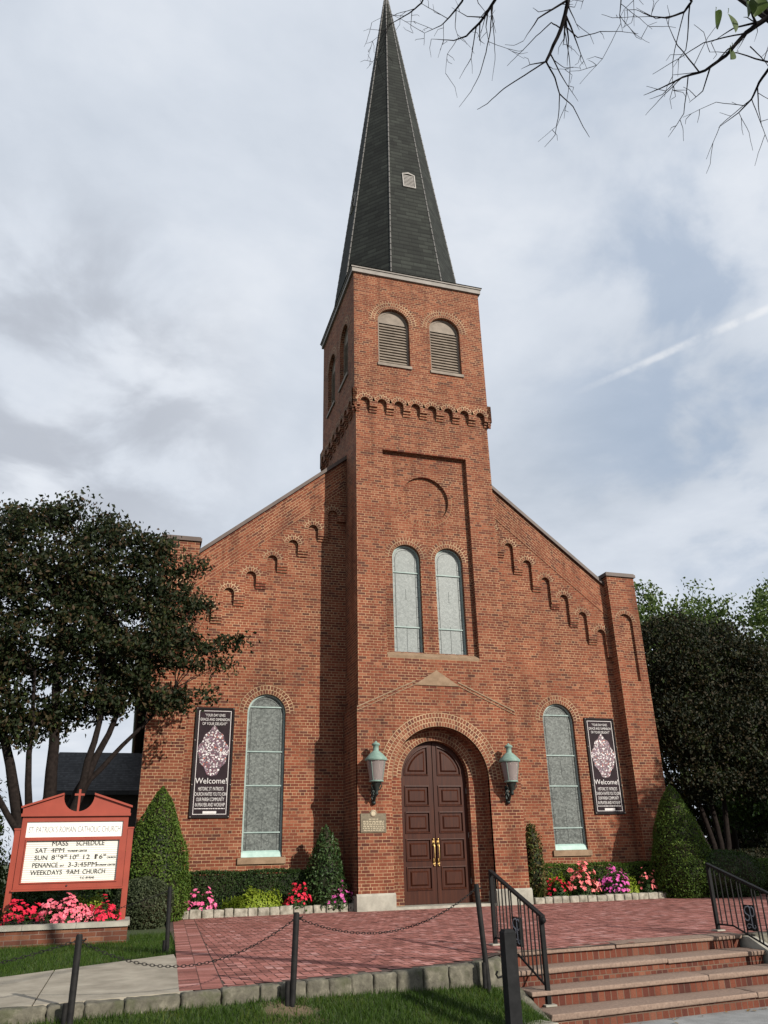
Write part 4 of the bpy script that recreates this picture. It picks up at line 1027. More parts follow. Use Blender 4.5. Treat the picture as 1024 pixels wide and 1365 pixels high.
# ------------------------------------------------------------------ railings
def railing(x0, x1, label, y0, y1):
    rt_ = thing('stair_railing', label, 'railing', (x0, y0, 0), 'black iron stair railings')
    A = Vector((x0, y0, 0)); B = Vector((x1, y1, -.51))
    for q, h in ((A, .96), (B, .985)):
        mb = MB(); mb.box(q.x-.026, q.x+.026, q.y-.026, q.y+.026, q.z, q.z+h)
        po = mb.build('post', M['iron'], rt_)
        mb = MB(); mb.box(q.x-.075, q.x+.075, q.y-.075, q.y+.075, q.z+.003, q.z+.022); mb.build('foot_plate', M['stone'], po)
    top = lambda t: A.lerp(B, t)+Vector((0, 0, .96+.02*t))
    mb = MB()
    d = (top(1)-top(0)).normalized(); P0 = top(0)-d*.02+Vector((0, 0, .0)); P1 = top(1)+d*.06
    w = Vector((.03, 0, 0)); u = Vector((0, 0, .035))
    mb.hexa([P0-w, P1-w, P1+w, P0+w, P0-w+u, P1-w+u, P1+w+u, P0+w+u]); mb.ball(P1+Vector((0, .01, -.02)), .042, 10, 6)
    mb.build('handrail', M['iron'], rt_)
    lo = lambda t: Vector((A.x+(B.x-A.x)*t, A.y+(B.y-A.y)*t, .10 if t < .24 else .10+(-.51+.20-.10)*(t-.24)/.76))
    mb = MB(); mb.tube([lo(0), lo(.12), lo(.24), lo(.3), lo(.6), lo(1)], .014, 6); mb.build('bottom_rail', M['iron'], rt_)
    n = 13
    for i in range(1, n):
        if i in (6, 7): continue
        t = i/n; mb = MB(); p, q = lo(t), top(t)+Vector((0, 0, .005)); mb.box(p.x-.0075, p.x+.0075, p.y-.0075, p.y+.0075, p.z, q.z); mb.build('baluster', M['iron'], rt_)
    # monogram panel
    t0, t1 = 5.55/n, 7.45/n; mb = MB(); a, b = A.lerp(B, t0), A.lerp(B, t1)
    za, zb = top((t0+t1)/2).z-.30, lo((t0+t1)/2).z+.10
    for t in (t0, t1):
        p, q = lo(t), top(t); mb.box(p.x-.008, p.x+.008, p.y-.008, p.y+.008, p.z, q.z)
    x = a.x; mb.hexa([(x-.005, b.y, zb), (x+.005, b.y, zb), (x+.005, a.y, zb), (x-.005, a.y, zb), (x-.005, b.y, za), (x+.005, b.y, za), (x+.005, a.y, za), (x-.005, a.y, za)])
    pn = mb.build('monogram_panel', M['iron'], rt_)
    mb = MB(); H = za-zb; cyy = (a.y+b.y)/2; wd = abs(a.y-b.y)
    for sx in (-1, 1):
        X = x+sx*.010
        fl = -sx      # reads left to right on each face
        pS = [(.20, .88), (.02, .95), (-.28, .90), (-.42, .78), (-.34, .66), (-.05, .58), (-.02, .48), (-.20, .38), (-.42, .40), (-.45, .48)]
        pS = [(q[0]-.02, q[1]) for q in pS]
        pP = [(.12, .12), (.12, .50), (.10, .86), (.06, .92)]; pB = [(.10, .86), (.30, .94), (.46, .84), (.46, .66), (.32, .56), (.12, .58)]
        pC = [(.12, .14), (.28, .08), (.40, .16), (.34, .24)]; pD = [(-.10, .14), (-.30, .08), (-.42, .18), (-.25, .26), (.10, .22)]
        for path, r_ in ((pS, .010), (pP, .010), (pB, .010), (pC, .007), (pD, .007)):
            mb.tube([(X, cyy+fl*(-q[0])*wd*.95, zb+H*q[1]) for q in path], r_, 5)
    mb.build('monogram', M['monogram'], pn)
    return rt_
railing(-2.45, -2.56, 'black iron stair railing at the left of the steps, behind the thick post', -8.42, -10.16)
railing(1.52, 1.46, 'black iron stair railing at the right of the steps, in front of the round shrubs', -8.26, -9.95)

# ------------------------------------------------------------------ chain posts and chains
def post(x, y, zb, zt, label, lean=(0, 0)):
    p = thing('chain_post', label, 'post', (x, y, zb), 'black chain posts')
    mb = MB(); t = Vector((x+lean[0], y+lean[1], zt)); b = Vector((x, y, zb-.15))
    mb.tube([b, b.lerp(t, .97), t], [.033, .033, .026], 12); mb.build('shaft', M['rustpost'], p)
    mb = MB(); e = t-Vector((0, 0, .05)); mb.tube([e, e+Vector((.05, -.01, -.005)), e+Vector((.065, -.01, .01))], .009, 6); mb.build('hook', M['rustpost'], p)
    mb = MB(); mb.tube([(x-.05, y, zb-.1), (x-.05, y, zb+.17)], .026, 10); mb.build('ground_sleeve', M['rustpost'], p)
    return t
T1 = post(-8.07, -11.33, -.14, .60, 'thin black chain post at the sidewalk kerb in front of the brick planter', (.0, .02))
T0 = post(-6.98, -6.55, -.04, .86, 'thin black chain post by the round grey shrub at the plaza edge', (-.03, .0))
T2 = post(-5.92, -11.0, -.12, .69, 'thin black chain post before the plaza kerb, below the red flowers', (.03, .0))
T3 = post(-3.40, -10.3, -.15, .88, 'thin black chain post at the end of the kerb beside the steps', (-.06, .06))
TA = post(-11.8, -12.0, -.2, .60, 'thin black chain post at the far left end of the sidewalk chain')
TB_ = post(-10.8, -6.75, -.05, .86, 'thin black chain post on the grass left of the planter front')
def chain(a, b, sag, label):
    mb = MB(); n = int((b-a).length*1.05/.040)
    P = [a.lerp(b, i/n)-Vector((0, 0, sag*4*(i/n)*(1-i/n))) for i in range(n+1)]
    for i in range(n):
        p, q = P[i], P[i+1]; d = (q-p).normalized(); c = (p+q)/2; L = (q-p).length*.72
        w = d.cross(Vector((0, 0, 1))).normalized(); w2 = d.cross(w)
        s_ = w if i % 2 else w2
        mb.tube([c+d*L*math.cos(2*PI*k/8)+s_*.012*math.sin(2*PI*k/8) for k in range(9)], .0034, 5, cap=False)
    tag(mb.build('chain', M['rustpost']), label, 'chain', 'sagging iron chains between posts')
dz = Vector((0, 0, -.05))
chain(T1+dz, T2+dz, .33, 'long sagging chain crossing in front of the sidewalk corner')
chain(T2+dz, T3+dz, .30, 'sagging chain crossing the brick plaza in front of the door')
chain(TB_+dz, T0+dz, .36, 'sagging chain hanging across the front of the brick planter')
chain(TA+dz, T1+dz, .25, 'chain rising to the lower left edge past the sidewalk')
mb = MB(); fp = thing('bollard', 'thick dark square timber post standing beside the foot of the steps', 'bollard', (-3.84, -11.9, -.6))
mb.hexa([(-3.905, -11.965, -.9), (-3.775, -11.965, -.9), (-3.775, -11.835, -.9), (-3.905, -11.835, -.9), (-3.905, -11.965, .47), (-3.775, -11.965, .47), (-3.775, -11.835, .47), (-3.905, -11.835, .47)])
mb.hexa([(-3.905, -11.965, .472), (-3.775, -11.965, .472), (-3.775, -11.835, .472), (-3.905, -11.835, .472), (-3.885, -11.945, .502), (-3.795, -11.945, .502), (-3.795, -11.855, .502), (-3.885, -11.855, .502)])
mb.build('timber_post', M['timber'], fp)
mb = MB(); mb.tube([(-3.93, -11.9, .08), (-3.98, -11.9, .07), (-4.0, -11.9, .10), (-3.98, -11.9, .13)], .011, 6); mb.build('hook', M['iron'], fp)
for i, (x, y, a, lab) in enumerate(((-3.35, -11.35, .3, 'flat grey flagstone by the thick post, nearest the steps'), (-3.75, -11.75, 1.1, 'flat grey flagstone under the foot of the thick post'), (-4.2, -11.6, 2.0, 'flat grey flagstone on the grass left of the thick post'))):
    mb = MB(); z = terr(x, y)+.03; c_, s_ = math.cos(a), math.sin(a)
    Q = [(x+c_*u-s_*v, y+s_*u+c_*v) for u, v in ((-.22, -.15), (.2, -.17), (.24, .14), (-.18, .16))]
    stone_hex(mb, [(*q, z-.12) for q in Q]+[(*q, z) for q in Q], .02); tag(mb.build('flagstone', M['granite']), lab, 'flagstone', 'flagstones by the thick post')

# ------------------------------------------------------------------ foliage
def leaf_arrays(C, size, up=None, aspect=.55, flat=.5, var=.35, seed=0):
    """one folded leaf (two triangles) per centre"""
    g = np.random.default_rng(seed); n = len(C)
    d = g.normal(size=(n, 3)); d[:, 2] *= flat
    if up is not None: d += up*.9
    d /= np.linalg.norm(d, axis=1, keepdims=True)+1e-9
    t = g.normal(size=(n, 3)); t -= d*(t*d).sum(1, keepdims=True); t /= np.linalg.norm(t, axis=1, keepdims=True)+1e-9
    b = np.cross(d, t); s = size*(1+var*g.uniform(-1, 1, (n, 1)))
    V = np.empty((n, 4, 3)); V[:, 0] = C-t*s*.5; V[:, 2] = C+t*s*.5-d*s*.08
    V[:, 1] = C+b*s*aspect*.5+d*s*.12; V[:, 3] = C-b*s*aspect*.5+d*s*.12
    F_ = np.arange(n*4).reshape(n, 4)
    return V.reshape(-1, 3), F_
def leaf_mesh(name, V, Fq, mat, parent=None, kind=None, extra=None):
    org = np.array(ORG.get(parent.name, Vector())) if parent is not None else np.zeros(3)
    me = bpy.data.meshes.new(name); nv, nf = len(V), len(Fq)
    T = np.concatenate([Fq[:, [0, 1, 2]], Fq[:, [0, 2, 3]]]) if Fq.shape[1] == 4 else Fq
    me.vertices.add(nv); me.vertices.foreach_set('co', (V-org).astype(np.float32).ravel())
    me.loops.add(len(T)*3); me.loops.foreach_set('vertex_index', T.astype(np.int32).ravel())
    me.polygons.add(len(T)); me.polygons.foreach_set('loop_start', np.arange(0, len(T)*3, 3, dtype=np.int32)); me.polygons.foreach_set('loop_total', np.full(len(T), 3, dtype=np.int32))
    me.update(calc_edges=True); me.materials.append(mat)
    o = link(bpy.data.objects.new(name, me))
    if parent is not None: o.parent = parent; ORG[o.name] = Vector(org)
    if kind: o['kind'] = kind
    return o
def lobe_points(lobes, n, csz=.28, per=34, shell=.55, seed=1):
    """clumped points spread through ellipsoid lobes"""
    g = np.random.default_rng(seed); out = []; vol = np.array([l[1][0]*l[1][1]*l[1][2] for l in lobes])**.75; vol /= vol.sum(); cl = []
    for (c, r), w in zip(lobes, vol):
        k = max(3, int(n*w/per)); d = g.normal(size=(k, 3)); d /= np.linalg.norm(d, axis=1, keepdims=True)
        rad = shell+(1-shell)*g.random((k, 1))**.7; inner = g.random((k, 1)) < .28; rad = np.where(inner, g.random((k, 1))*.8, rad)
        cc = np.array(c)+d*np.array(r)*rad; cl.append(cc)
        for q in cc:
            m = int(per*g.uniform(.5, 1.5)); s = csz*g.uniform(.6, 1.3); out.append(q+g.normal(size=(m, 3))*np.array([s, s, s*.62]))
    return np.concatenate(out), np.concatenate(cl)
def wobble_path(a, b, n, amp, r):
    a, b = Vector(a), Vector(b); P = []; o = Vector((0, 0, 0))
    for i in range(n+1):
        t = i/n
        if 0 < i < n: o = o*.6+Vector((r.uniform(-1, 1), r.uniform(-1, 1), r.uniform(-1, 1)*.6))*amp
        P.append(a.lerp(b, t)+(o if 0 < i < n else Vector((0, 0, 0))))
    return P
def tree(name, label, base, stems, lobes, n, leaf, mat, cat='tree', group=None, seed=3, csz=.28, limb=.05, nl=40, bark='bark', per=34, flat=.5):
    root = thing(name, label, cat, base, group); r = random.Random(seed); mb = MB(); tips = []
    for st, rad in stems:
        k = len(st); P = []
        for a, b in zip(st, st[1:]):
            q = wobble_path(a, b, 4, .04, r); P += q[:-1]
        P.append(Vector(st[-1])); m = len(P)
        mb.tube(P, [rad*(1-.72*i/(m-1)) for i in range(m)], 9); tips += [(p, rad*(1-.72*i/(m-1))) for i, p in enumerate(P) if i > m*.45]
    pts, cl = lobe_points(lobes, n, csz, per, seed=seed)
    for q in cl[np.random.default_rng(seed).permutation(len(cl))[:nl]]:
        q = Vector(q); p, pr = min(tips, key=lambda t: (t[0]-q).length+max(0, t[0].z-q.z)*1.5)
        L = (q-p).length; mb.tube(wobble_path(p, q, 5, .05*L**.5, r), [min(pr*.6, limb)*(1-.8*i/5) for i in range(6)], 6)
    mb.build('trunk', M[bark], root)
    V, F_ = leaf_arrays(pts, leaf, seed=seed, flat=flat); leaf_mesh('crown', V, F_, M[mat], root)
    return root
# the plum tree at the left
tx, ty = -9.55, -1.0
stems = [([(tx, ty, -.1), (tx-.15, ty, 1.2), (tx-.75, ty+.1, 3.2), (tx-1.6, ty+.2, 5.6)], .20), ([(tx+.1, ty, -.1), (tx+.15, ty, 1.5), (tx+.1, ty-.1, 3.6), (tx-.1, ty, 6.8)], .22),
         ([(tx+.15, ty, .4), (tx+.45, ty, 1.9), (tx+1.0, ty+.1, 3.4), (tx+1.7, ty+.1, 5.4)], .15), ([(tx+.2, ty-.05, .8), (tx+.75, ty-.2, 2.5), (tx+1.0, ty-.3, 4.1), (tx+.9, ty-.4, 6.4)], .12),
         ([(tx+.2, ty+.05, 1.2), (tx+.9, ty+.2, 2.9), (tx+1.75, ty+.2, 3.9), (tx+2.6, ty+.1, 5.0)], .085), ([(tx-.2, ty, 1.5), (tx-1.1, ty-.2, 2.9), (tx-1.9, ty-.3, 3.8)], .08), ([(tx, ty, 1.0), (tx-.3, ty-.2, 2.8), (tx-.5, ty-.3, 5.2)], .11)]
lobes = [((-10.2, -1, 7.6), (1.65, 1.5, 1.25)), ((-11.9, -1, 7.0), (1.5, 1.4, 1.4)), ((-8.55, -1, 7.4), (1.25, 1.2, 1.05)), ((-9.6, -1, 5.9), (1.7, 1.5, 1.0)), ((-8.0, -1.0, 6.1), (1.35, 1.2, .95)), ((-11.6, -1, 5.2), (1.5, 1.4, 1.1)),
         ((-7.3, -.9, 7.2), (.75, .8, .65)), ((-7.15, -1, 6.35), (.75, .7, .42)), ((-6.55, -1, 5.95), (.62, .4, .17)), ((-6.0, -1, 6.1), (.42, .25, .13)), ((-7.1, -1, 5.55), (.85, .6, .20)), ((-7.7, -1, 4.78), (.85, .7, .30)), ((-6.85, -1, 4.75), (.50, .35, .16)), ((-8.9, -1, 4.65), (.9, .8, .42)), ((-10.4, -1, 4.45), (.9, .8, .42)), ((-10.0, -1, 9.0), (.6, .6, .42)), ((-11.0, -1, 8.75), (.6, .6, .42)), ((-8.9, -1, 8.65), (.55, .5, .38)), ((-7.6, -1, 8.05), (.55, .5, .32))]
g_ = random.Random(91); SPR = []
LOW = [((-10.4, -1, 4.1), (.7, .7, .42)), ((-9.75, -1.2, 4.15), (.55, .6, .32)), ((-10.1, -1.1, 3.75), (.35, .4, .2)), ((-9.1, -1.2, 4.3), (.6, .6, .30)), ((-8.4, -1.1, 4.55), (.55, .5, .25)), ((-8.2, -1.1, 5.25), (.8, .7, .35)),
       ((-6.55, -1, 8.1), (.34, .3, .13)), ((-6.9, -1, 7.95), (.4, .35, .2)), ((-6.25, -1, 7.05), (.36, .3, .12)), ((-6.7, -1, 7.0), (.45, .4, .2)), ((-5.75, -1, 6.2), (.30, .2, .09)), ((-6.2, -1, 5.55), (.42, .3, .10)), ((-5.85, -1, 5.5), (.25, .2, .07)), ((-6.4, -1, 4.78), (.36, .25, .10)), ((-6.9, -1, 4.7), (.5, .4, .18)), ((-7.4, -1, 4.6), (.5, .4, .22))]
for k in range(46):      # outlying sprays that break the outline
    c0, r0 = lobes[g_.choice([0, 1, 2, 3, 4, 5, 15, 16, 17, 18])]; a_, e_ = g_.uniform(0, 2*PI), g_.uniform(-.35, 1.35); f_ = g_.uniform(1.0, 1.28)
    SPR.append(((c0[0]+r0[0]*f_*math.cos(a_)*math.cos(e_), c0[1]+r0[1]*f_*math.sin(a_)*math.cos(e_), c0[2]+r0[2]*f_*math.sin(e_)), (g_.uniform(.18, .42), g_.uniform(.18, .4), g_.uniform(.12, .30))))
tree('plum_tree', 'dark leafed plum tree with several stems behind the church sign', (tx, ty, 0), stems, lobes+LOW+SPR, 62000, .112, 'plumleaf', seed=5, csz=.165, nl=130, limb=.04, per=44)
# multi-stem tree at the right of the church and the wood behind it
tx, ty = 11.6, 4.4
stems = [([(tx+.25*i-.3, ty+.1*i, -.1), (tx+.30*i-.35, ty, 1.3), (tx+.9*(i-1.6), ty+.2*i, 3.6), (tx+1.5*(i-1.6), ty+.3*i, 6.2)], .13) for i in range(4)]
lobes = [((11.0, 4.2, 7.6), (1.7, 1.6, 1.7)), ((13.2, 4.4, 7.4), (1.9, 1.7, 1.8)), ((10.7, 4.2, 5.2), (1.3, 1.4, 1.5)), ((12.6, 4.2, 5.2), (2.0, 1.7, 1.5)), ((15, 4.4, 6), (2, 1.8, 2.4)), ((11.2, 4.0, 3.4), (1.0, 1.2, .7)), ((13.6, 4.0, 3.7), (1.7, 1.4, .9))]
tree('plum_tree', 'very dark multi-stemmed tree behind the clipped cone at the right corner', (tx, ty, 0), stems, lobes, 90000, .125, 'darkleaf', seed=8, csz=.24, nl=70, limb=.05)
def backtree(x, y, h, r_, label, mat, seed, n=16000, leaf=.24):
    g = random.Random(seed); lob = []
    for k in range(9):
        a = g.uniform(0, 2*PI); q = g.uniform(.2, .75)*r_; z = h*g.uniform(.42, .84)
        lob.append(((x+q*math.cos(a), y+q*math.sin(a), z), (r_*.5, r_*.5, h*.14)))
    lob.append(((x, y, h*.88), (r_*.38, r_*.38, h*.12)))
    tree('background_tree', label, (x, y, 0), [([(x, y, -.2), (x+.1, y, h*.3), (x, y+.1, h*.75)], .24)], lob, n, leaf, mat, group='trees behind the church', seed=seed, csz=.36, nl=26, limb=.09, per=30)
backtree(18.6, 15, 15.0, 3.0, 'pale green airy tree showing above the dark tree beside the pier', 'greenleaf', 21, 9000, .22)
backtree(22.6, 17, 15.4, 3.0, 'thin pale green tree between the pier tree and the bright green tree', 'greenleaf', 27, 8000, .22)
backtree(27.0, 15, 15.6, 4.4, 'bright green full tree at the right edge, above the dark tree', 'greenleaf', 22, 22000, .24)
backtree(22.5, 12, 10.0, 3.8, 'dark tree low behind the multi-stemmed tree', 'darkleaf', 23, 24000)
backtree(27, 10, 11.5, 4.2, 'dark tree beyond the right edge shrubs', 'darkleaf', 24, 24000)
backtree(19.2, 13, 7.5, 3.2, 'dark bushy tree low beside the rear of the church', 'darkleaf', 26, 18000)
backtree(18.0, 8.5, 5.6, 2.6, 'dark low tree close behind the multi-stemmed tree', 'boxleaf', 28, 14000, .2)
backtree(21.5, 7.5, 5.0, 2.8, 'dark leafy low tree behind the tall hedge at the right', 'boxleaf', 29, 14000, .2)
tree('understorey', 'dark understorey growth closing the view behind the right shrubs', (24, 20, 0), [([(24, 20, -.2), (24, 20, 1.5), (24.3, 20, 3)], .1)], [((16+3.0*k, 20+(k % 3), 1.6+.5*(k % 2)), (2.2, 1.6, 2.3)) for k in range(8)], 40000, .28, 'darkleaf', 'undergrowth', seed=51, csz=.4, nl=30)

tree('shade_tree', 'broad leafy tree standing on the lawn to the right of the steps', (13.6, -7.6, -.05), [([(13.6, -7.6, -.2), (13.7, -7.6, 2.4), (13.4, -7.5, 6.5)], .2)],
     [((13.4, -7.6, 6.6), (2.2, 1.8, 1.7)), ((12.2, -7.4, 5.2), (1.5, 1.5, 1.3)), ((14.9, -7.6, 5.6), (1.7, 1.6, 1.5)), ((13.4, -7.2, 4.1), (1.8, 1.5, 1.0)), ((11.6, -7.5, 3.6), (.9, .9, .7)), ((15.8, -7.5, 4.0), (1.4, 1.2, 1.0))], 20000, .2, 'greenleaf', seed=61, csz=.3, nl=40)
# ------------------------------------------------------------------ clipped shrubs
def clipped(name, label, c, prof, n, leaf, mat, cat='shrub', group=None, seed=1, bump=.045, squash=1.0, fuzz=.75):
    """prof: list of (radius, height); leaves cover the surface of a dense body"""
    root = thing(name, label, cat, c, group); g = np.random.default_rng(seed); mb = MB()
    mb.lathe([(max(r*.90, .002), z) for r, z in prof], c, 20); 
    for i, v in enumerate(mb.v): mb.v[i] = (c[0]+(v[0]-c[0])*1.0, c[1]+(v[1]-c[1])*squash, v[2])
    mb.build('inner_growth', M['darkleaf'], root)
    P = np.array(prof); seg = np.hypot(np.diff(P[:, 0]), np.diff(P[:, 1]))*(P[:-1, 0]+P[1:, 0]+.05); cum = np.concatenate([[0], np.cumsum(seg)])/seg.sum()
    u = g.random(n); r = np.interp(u, cum, P[:, 0]); z = np.interp(u, cum, P[:, 1]); a = g.random(n)*2*PI
    w = 1+bump*(np.sin(a*3+z*4+seed)+np.sin(a*5-z*7))+g.normal(size=n)*.034*fuzz+(g.random(n) < .05)*g.random(n)*.13
    C = np.stack([c[0]+r*w*np.cos(a), c[1]+r*w*np.sin(a)*squash, c[2]+z+g.normal(size=n)*.02*fuzz], 1)
    up = np.stack([np.cos(a), np.sin(a), np.full(n, .45)], 1)
    V, F_ = leaf_arrays(C, leaf, up, seed=seed, flat=1.0); leaf_mesh('foliage', V, F_, M[mat], root)
    return root
cone = [(.62, .0), (.74, .30), (.755, .62), (.70, 1.05), (.58, 1.55), (.42, 2.05), (.25, 2.45), (.10, 2.70), (.02, 2.80)]
clipped('topiary_cone', 'tall clipped green topiary cone at the left corner, beside the church sign', (-7.02, -.15, 0), cone, 15000, .055, 'topiary', 'topiary', 'clipped cones at the church corners', 3)
clipped('topiary_cone', 'tall clipped green topiary cone before the right corner pier, partly shaded', (7.02, .05, 0), [(r*1.07, z*1.03) for r, z in cone], 15000, .055, 'topiary', 'topiary', 'clipped cones at the church corners', 4)
dome = lambda R_, H: [(R_*.72, .0)]+[(R_*math.cos(t)**.8, H*.35+H*.65*math.sin(t)) for t in np.linspace(0, PI/2-.05, 8)]
clipped('round_shrub', 'round grey green clipped shrub in front of the left topiary cone', (-7.28, -1.35, -.03), dome(.62, .92), 7000, .05, 'greyleaf', 'shrub', None, 5)
clipped('round_shrub', 'large round dark clipped shrub right of the shaded topiary cone', (8.05, -.2, 0), dome(1.12, 1.14), 9000, .05, 'boxleaf', 'shrub', None, 6)
clipped('round_shrub', 'small round bright green clipped shrub at the right edge of the bed', (10.1, .4, 0), dome(.85, .88), 6000, .05, 'topiary', 'shrub', None, 7)
ever = [(.30, .0), (.44, .25), (.47, .55), (.40, .95), (.29, 1.35), (.15, 1.68), (.02, 1.86)]
clipped('conical_evergreen', 'small glossy conical evergreen against the tower at its left side', (-2.93, .5, .04), ever, 3600, .075, 'glossleaf', 'shrub', None, 8, .08, 1, 2.0)
thin = [(.10, .0), (.22, .3), (.26, .7), (.22, 1.1), (.18, 1.45), (.10, 1.75), (.02, 1.84)]
clipped('upright_shrub', 'thin upright mixed shrub against the tower at its right side', (2.62, .25, .04), thin, 1900, .08, 'mixleaf', 'shrub', None, 9, .15, 1, 3.5)
def hedge(name, label, x0, x1, y0, y1, z0, z1, n, leaf, mat, seed, fuzz=1.0):
    c = ((x0+x1)/2, (y0+y1)/2, z0); root = thing(name, label, 'hedge', c); g = np.random.default_rng(seed); mb = MB()
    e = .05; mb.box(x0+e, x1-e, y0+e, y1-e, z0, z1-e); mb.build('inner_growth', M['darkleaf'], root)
    u = g.random((n, 3)); C = np.array([x0, y0, z0])+u*np.array([x1-x0, y1-y0, z1-z0]); up = np.zeros((n, 3)); f = g.random(n)
    top = f < .38; C[top, 2] = z1; up[top, 2] = 1; fr_ = (f >= .38) & (f < .86); C[fr_, 1] = y0; up[fr_, 1] = -1; up[fr_, 2] = .3
    l = (f >= .86) & (f < .93); C[l, 0] = x0; up[l, 0] = -1; q = f >= .93; C[q, 0] = x1; up[q, 0] = 1
    C += g.normal(size=(n, 3))*.022*fuzz; C[:, 2] += .02*np.sin(C[:, 0]*4+seed)
    V, F_ = leaf_arrays(C, leaf, up, seed=seed, flat=1.0); leaf_mesh('foliage', V, F_, M[mat], root)
hedge('box_hedge', 'long low clipped dark hedge under the left arched window', -6.15, -3.25, .75, 1.2, .04, .92, 9000, .05, 'boxleaf', 31)
hedge('box_hedge', 'long low clipped hedge under the right arched window', 2.95, 6.5, .70, 1.2, .04, .86, 9000, .05, 'topiary', 32)
hedge('box_hedge', 'dark tall hedge beyond the right edge of the flower bed', 11.5, 17, 3.0, 4.2, -.05, 1.1, 9000, .08, 'darkleaf', 33)
def clump(C0, R_, H, n, seed, dense=.7):
    g = np.random.default_rng(seed); d = g.normal(size=(n, 3)); d[:, 2] = abs(d[:, 2]); d /= np.linalg.norm(d, axis=1, keepdims=True)
    r = dense+(1-dense)*g.random((n, 1)); bump = 1+.14*np.sin(d[:, :1]*9+seed)+.10*np.sin(d[:, 1:2]*11)
    return np.array(C0)+d*np.array([R_[0], R_[1], H])*r*bump, d
def low_shrub(label, c, R_, H, n, leaf, mat, seed):
    root = thing('low_shrub', label, 'shrub', c); P, d = clump(c, R_, H, n, seed, .55); V, F_ = leaf_arrays(P, leaf, d, seed=seed, flat=1.0, aspect=.5); leaf_mesh('foliage', V, F_, M[mat], root)
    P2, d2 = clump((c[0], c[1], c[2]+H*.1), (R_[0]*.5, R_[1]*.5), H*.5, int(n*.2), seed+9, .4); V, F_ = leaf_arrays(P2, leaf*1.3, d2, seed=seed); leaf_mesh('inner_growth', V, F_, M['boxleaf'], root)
low_shrub('low yellow green shrub between the pink and red flowers, left bed', (-4.62, .42, .05), (.78, .28), .50, 3200, .075, 'limeleaf', 41)
low_shrub('yellow green shrub behind the red flowers right of the tower', (3.35, .5, .05), (.42, .25), .62, 1300, .07, 'limeleaf', 42)
low_shrub('yellow green shrub between the magenta and rose flowers, right bed', (5.42, .30, .05), (.36, .22), .50, 1100, .07, 'limeleaf', 43)
low_shrub('yellow green shrub growing in the planter behind the pink flowers', (-8.2, -3.62, .18), (.42, .2), .50, 1300, .06, 'limeleaf', 44)
def flowers(label, c, R_, H, nb, petals, seed, size=.048, nf=900, cat='flowers', fol='boxleaf', group='flowering plants'):
    root = thing('flowering_plant', label, cat, c, group)
    P, d = clump(c, R_, H*.86, nf, seed, .35); V, F_ = leaf_arrays(P, .075, d*.6, seed=seed, flat=1.0); leaf_mesh('foliage', V, F_, M[fol], root)
    P, d = clump(c, R_, H, int(nb*1.5), seed+50, .80); g = np.random.default_rng(seed)
    keep = P[:, 2] > c[2]+H*.22; P, d = P[keep], d[keep]
    Vs, Fs = [], []; b = 0
    for p, n_ in zip(P, d):
        n_ = n_+np.array([0, -.5, .2])+g.normal(size=3)*.3; n_ /= np.linalg.norm(n_); t = np.cross(n_, [.3, .2, 1.0]); t /= np.linalg.norm(t); w = np.cross(n_, t); s = size*g.uniform(.6, 1.25)
        for k in range(5):
            a = 2*PI*k/5+g.random()*.4; u = t*math.cos(a)+w*math.sin(a); v = -t*math.sin(a)+w*math.cos(a)
            Vs += [p, p+u*s*.55+v*s*.42+n_*s*.25, p+u*s*1.05+n_*s*.12, p+u*s*.55-v*s*.42+n_*s*.25]; Fs.append((b, b+1, b+2, b+3)); b += 4
    leaf_mesh('blossoms', np.array(Vs), np.array(Fs), M[petals], root); return root
FY = .12
flowers('pink and red flowers at the left end of the left bed', (-5.95, .30, .06), (.46, .22), .52, 60, 'rosepetal', 61)
flowers('bright red flowers left of the tower, beside the yellow green shrub', (-3.65, .30, .06), (.36, .24), .62, 48, 'redpetal', 62)
flowers('magenta pink flowers against the tower at its left side', (-2.72, .28, .06), (.42, .26), .66, 70, 'purplepetal', 63)
flowers('deep red flowers right of the tower, beside the thin upright shrub', (3.22, .22, .06), (.36, .24), .56, 50, 'redpetal', 64)
flowers('large salmon pink flower clump below the right arched window', (4.02, .22, .06), (.46, .28), .82, 120, 'salmonpetal', 65, .06)
flowers('magenta flower clump right of the salmon pink clump', (4.98, .24, .06), (.44, .26), .72, 110, 'purplepetal', 66)
flowers('rose pink flowers in front of the shaded topiary cone', (5.95, .22, .06), (.32, .22), .62, 40, 'salmonpetal', 67)
flowers('rose red flowers in front of the large round dark shrub', (6.95, .0, .05), (.55, .2), .56, 60, 'rosepetal', 68)
flowers('small rose flowers at the right end of the bed', (9.2, .25, .05), (.4, .2), .5, 30, 'rosepetal', 69)
flowers('light pink flowers in the middle of the sign planter', (-8.62, -4.12, .18), (.52, .24), .48, 150, 'pinkpetal', 70, .05, 1100)
flowers('red flowers at the right end of the sign planter', (-7.98, -4.12, .18), (.30, .24), .42, 70, 'redpetal', 71, .05)
flowers('red flowers at the left end of the sign planter', (-9.38, -4.12, .18), (.45, .24), .44, 95, 'redpetal', 72, .05)
flowers('dark red flowers beyond the left sign post', (-10.25, -4.12, .18), (.40, .24), .42, 60, 'redpetal', 73, .05)
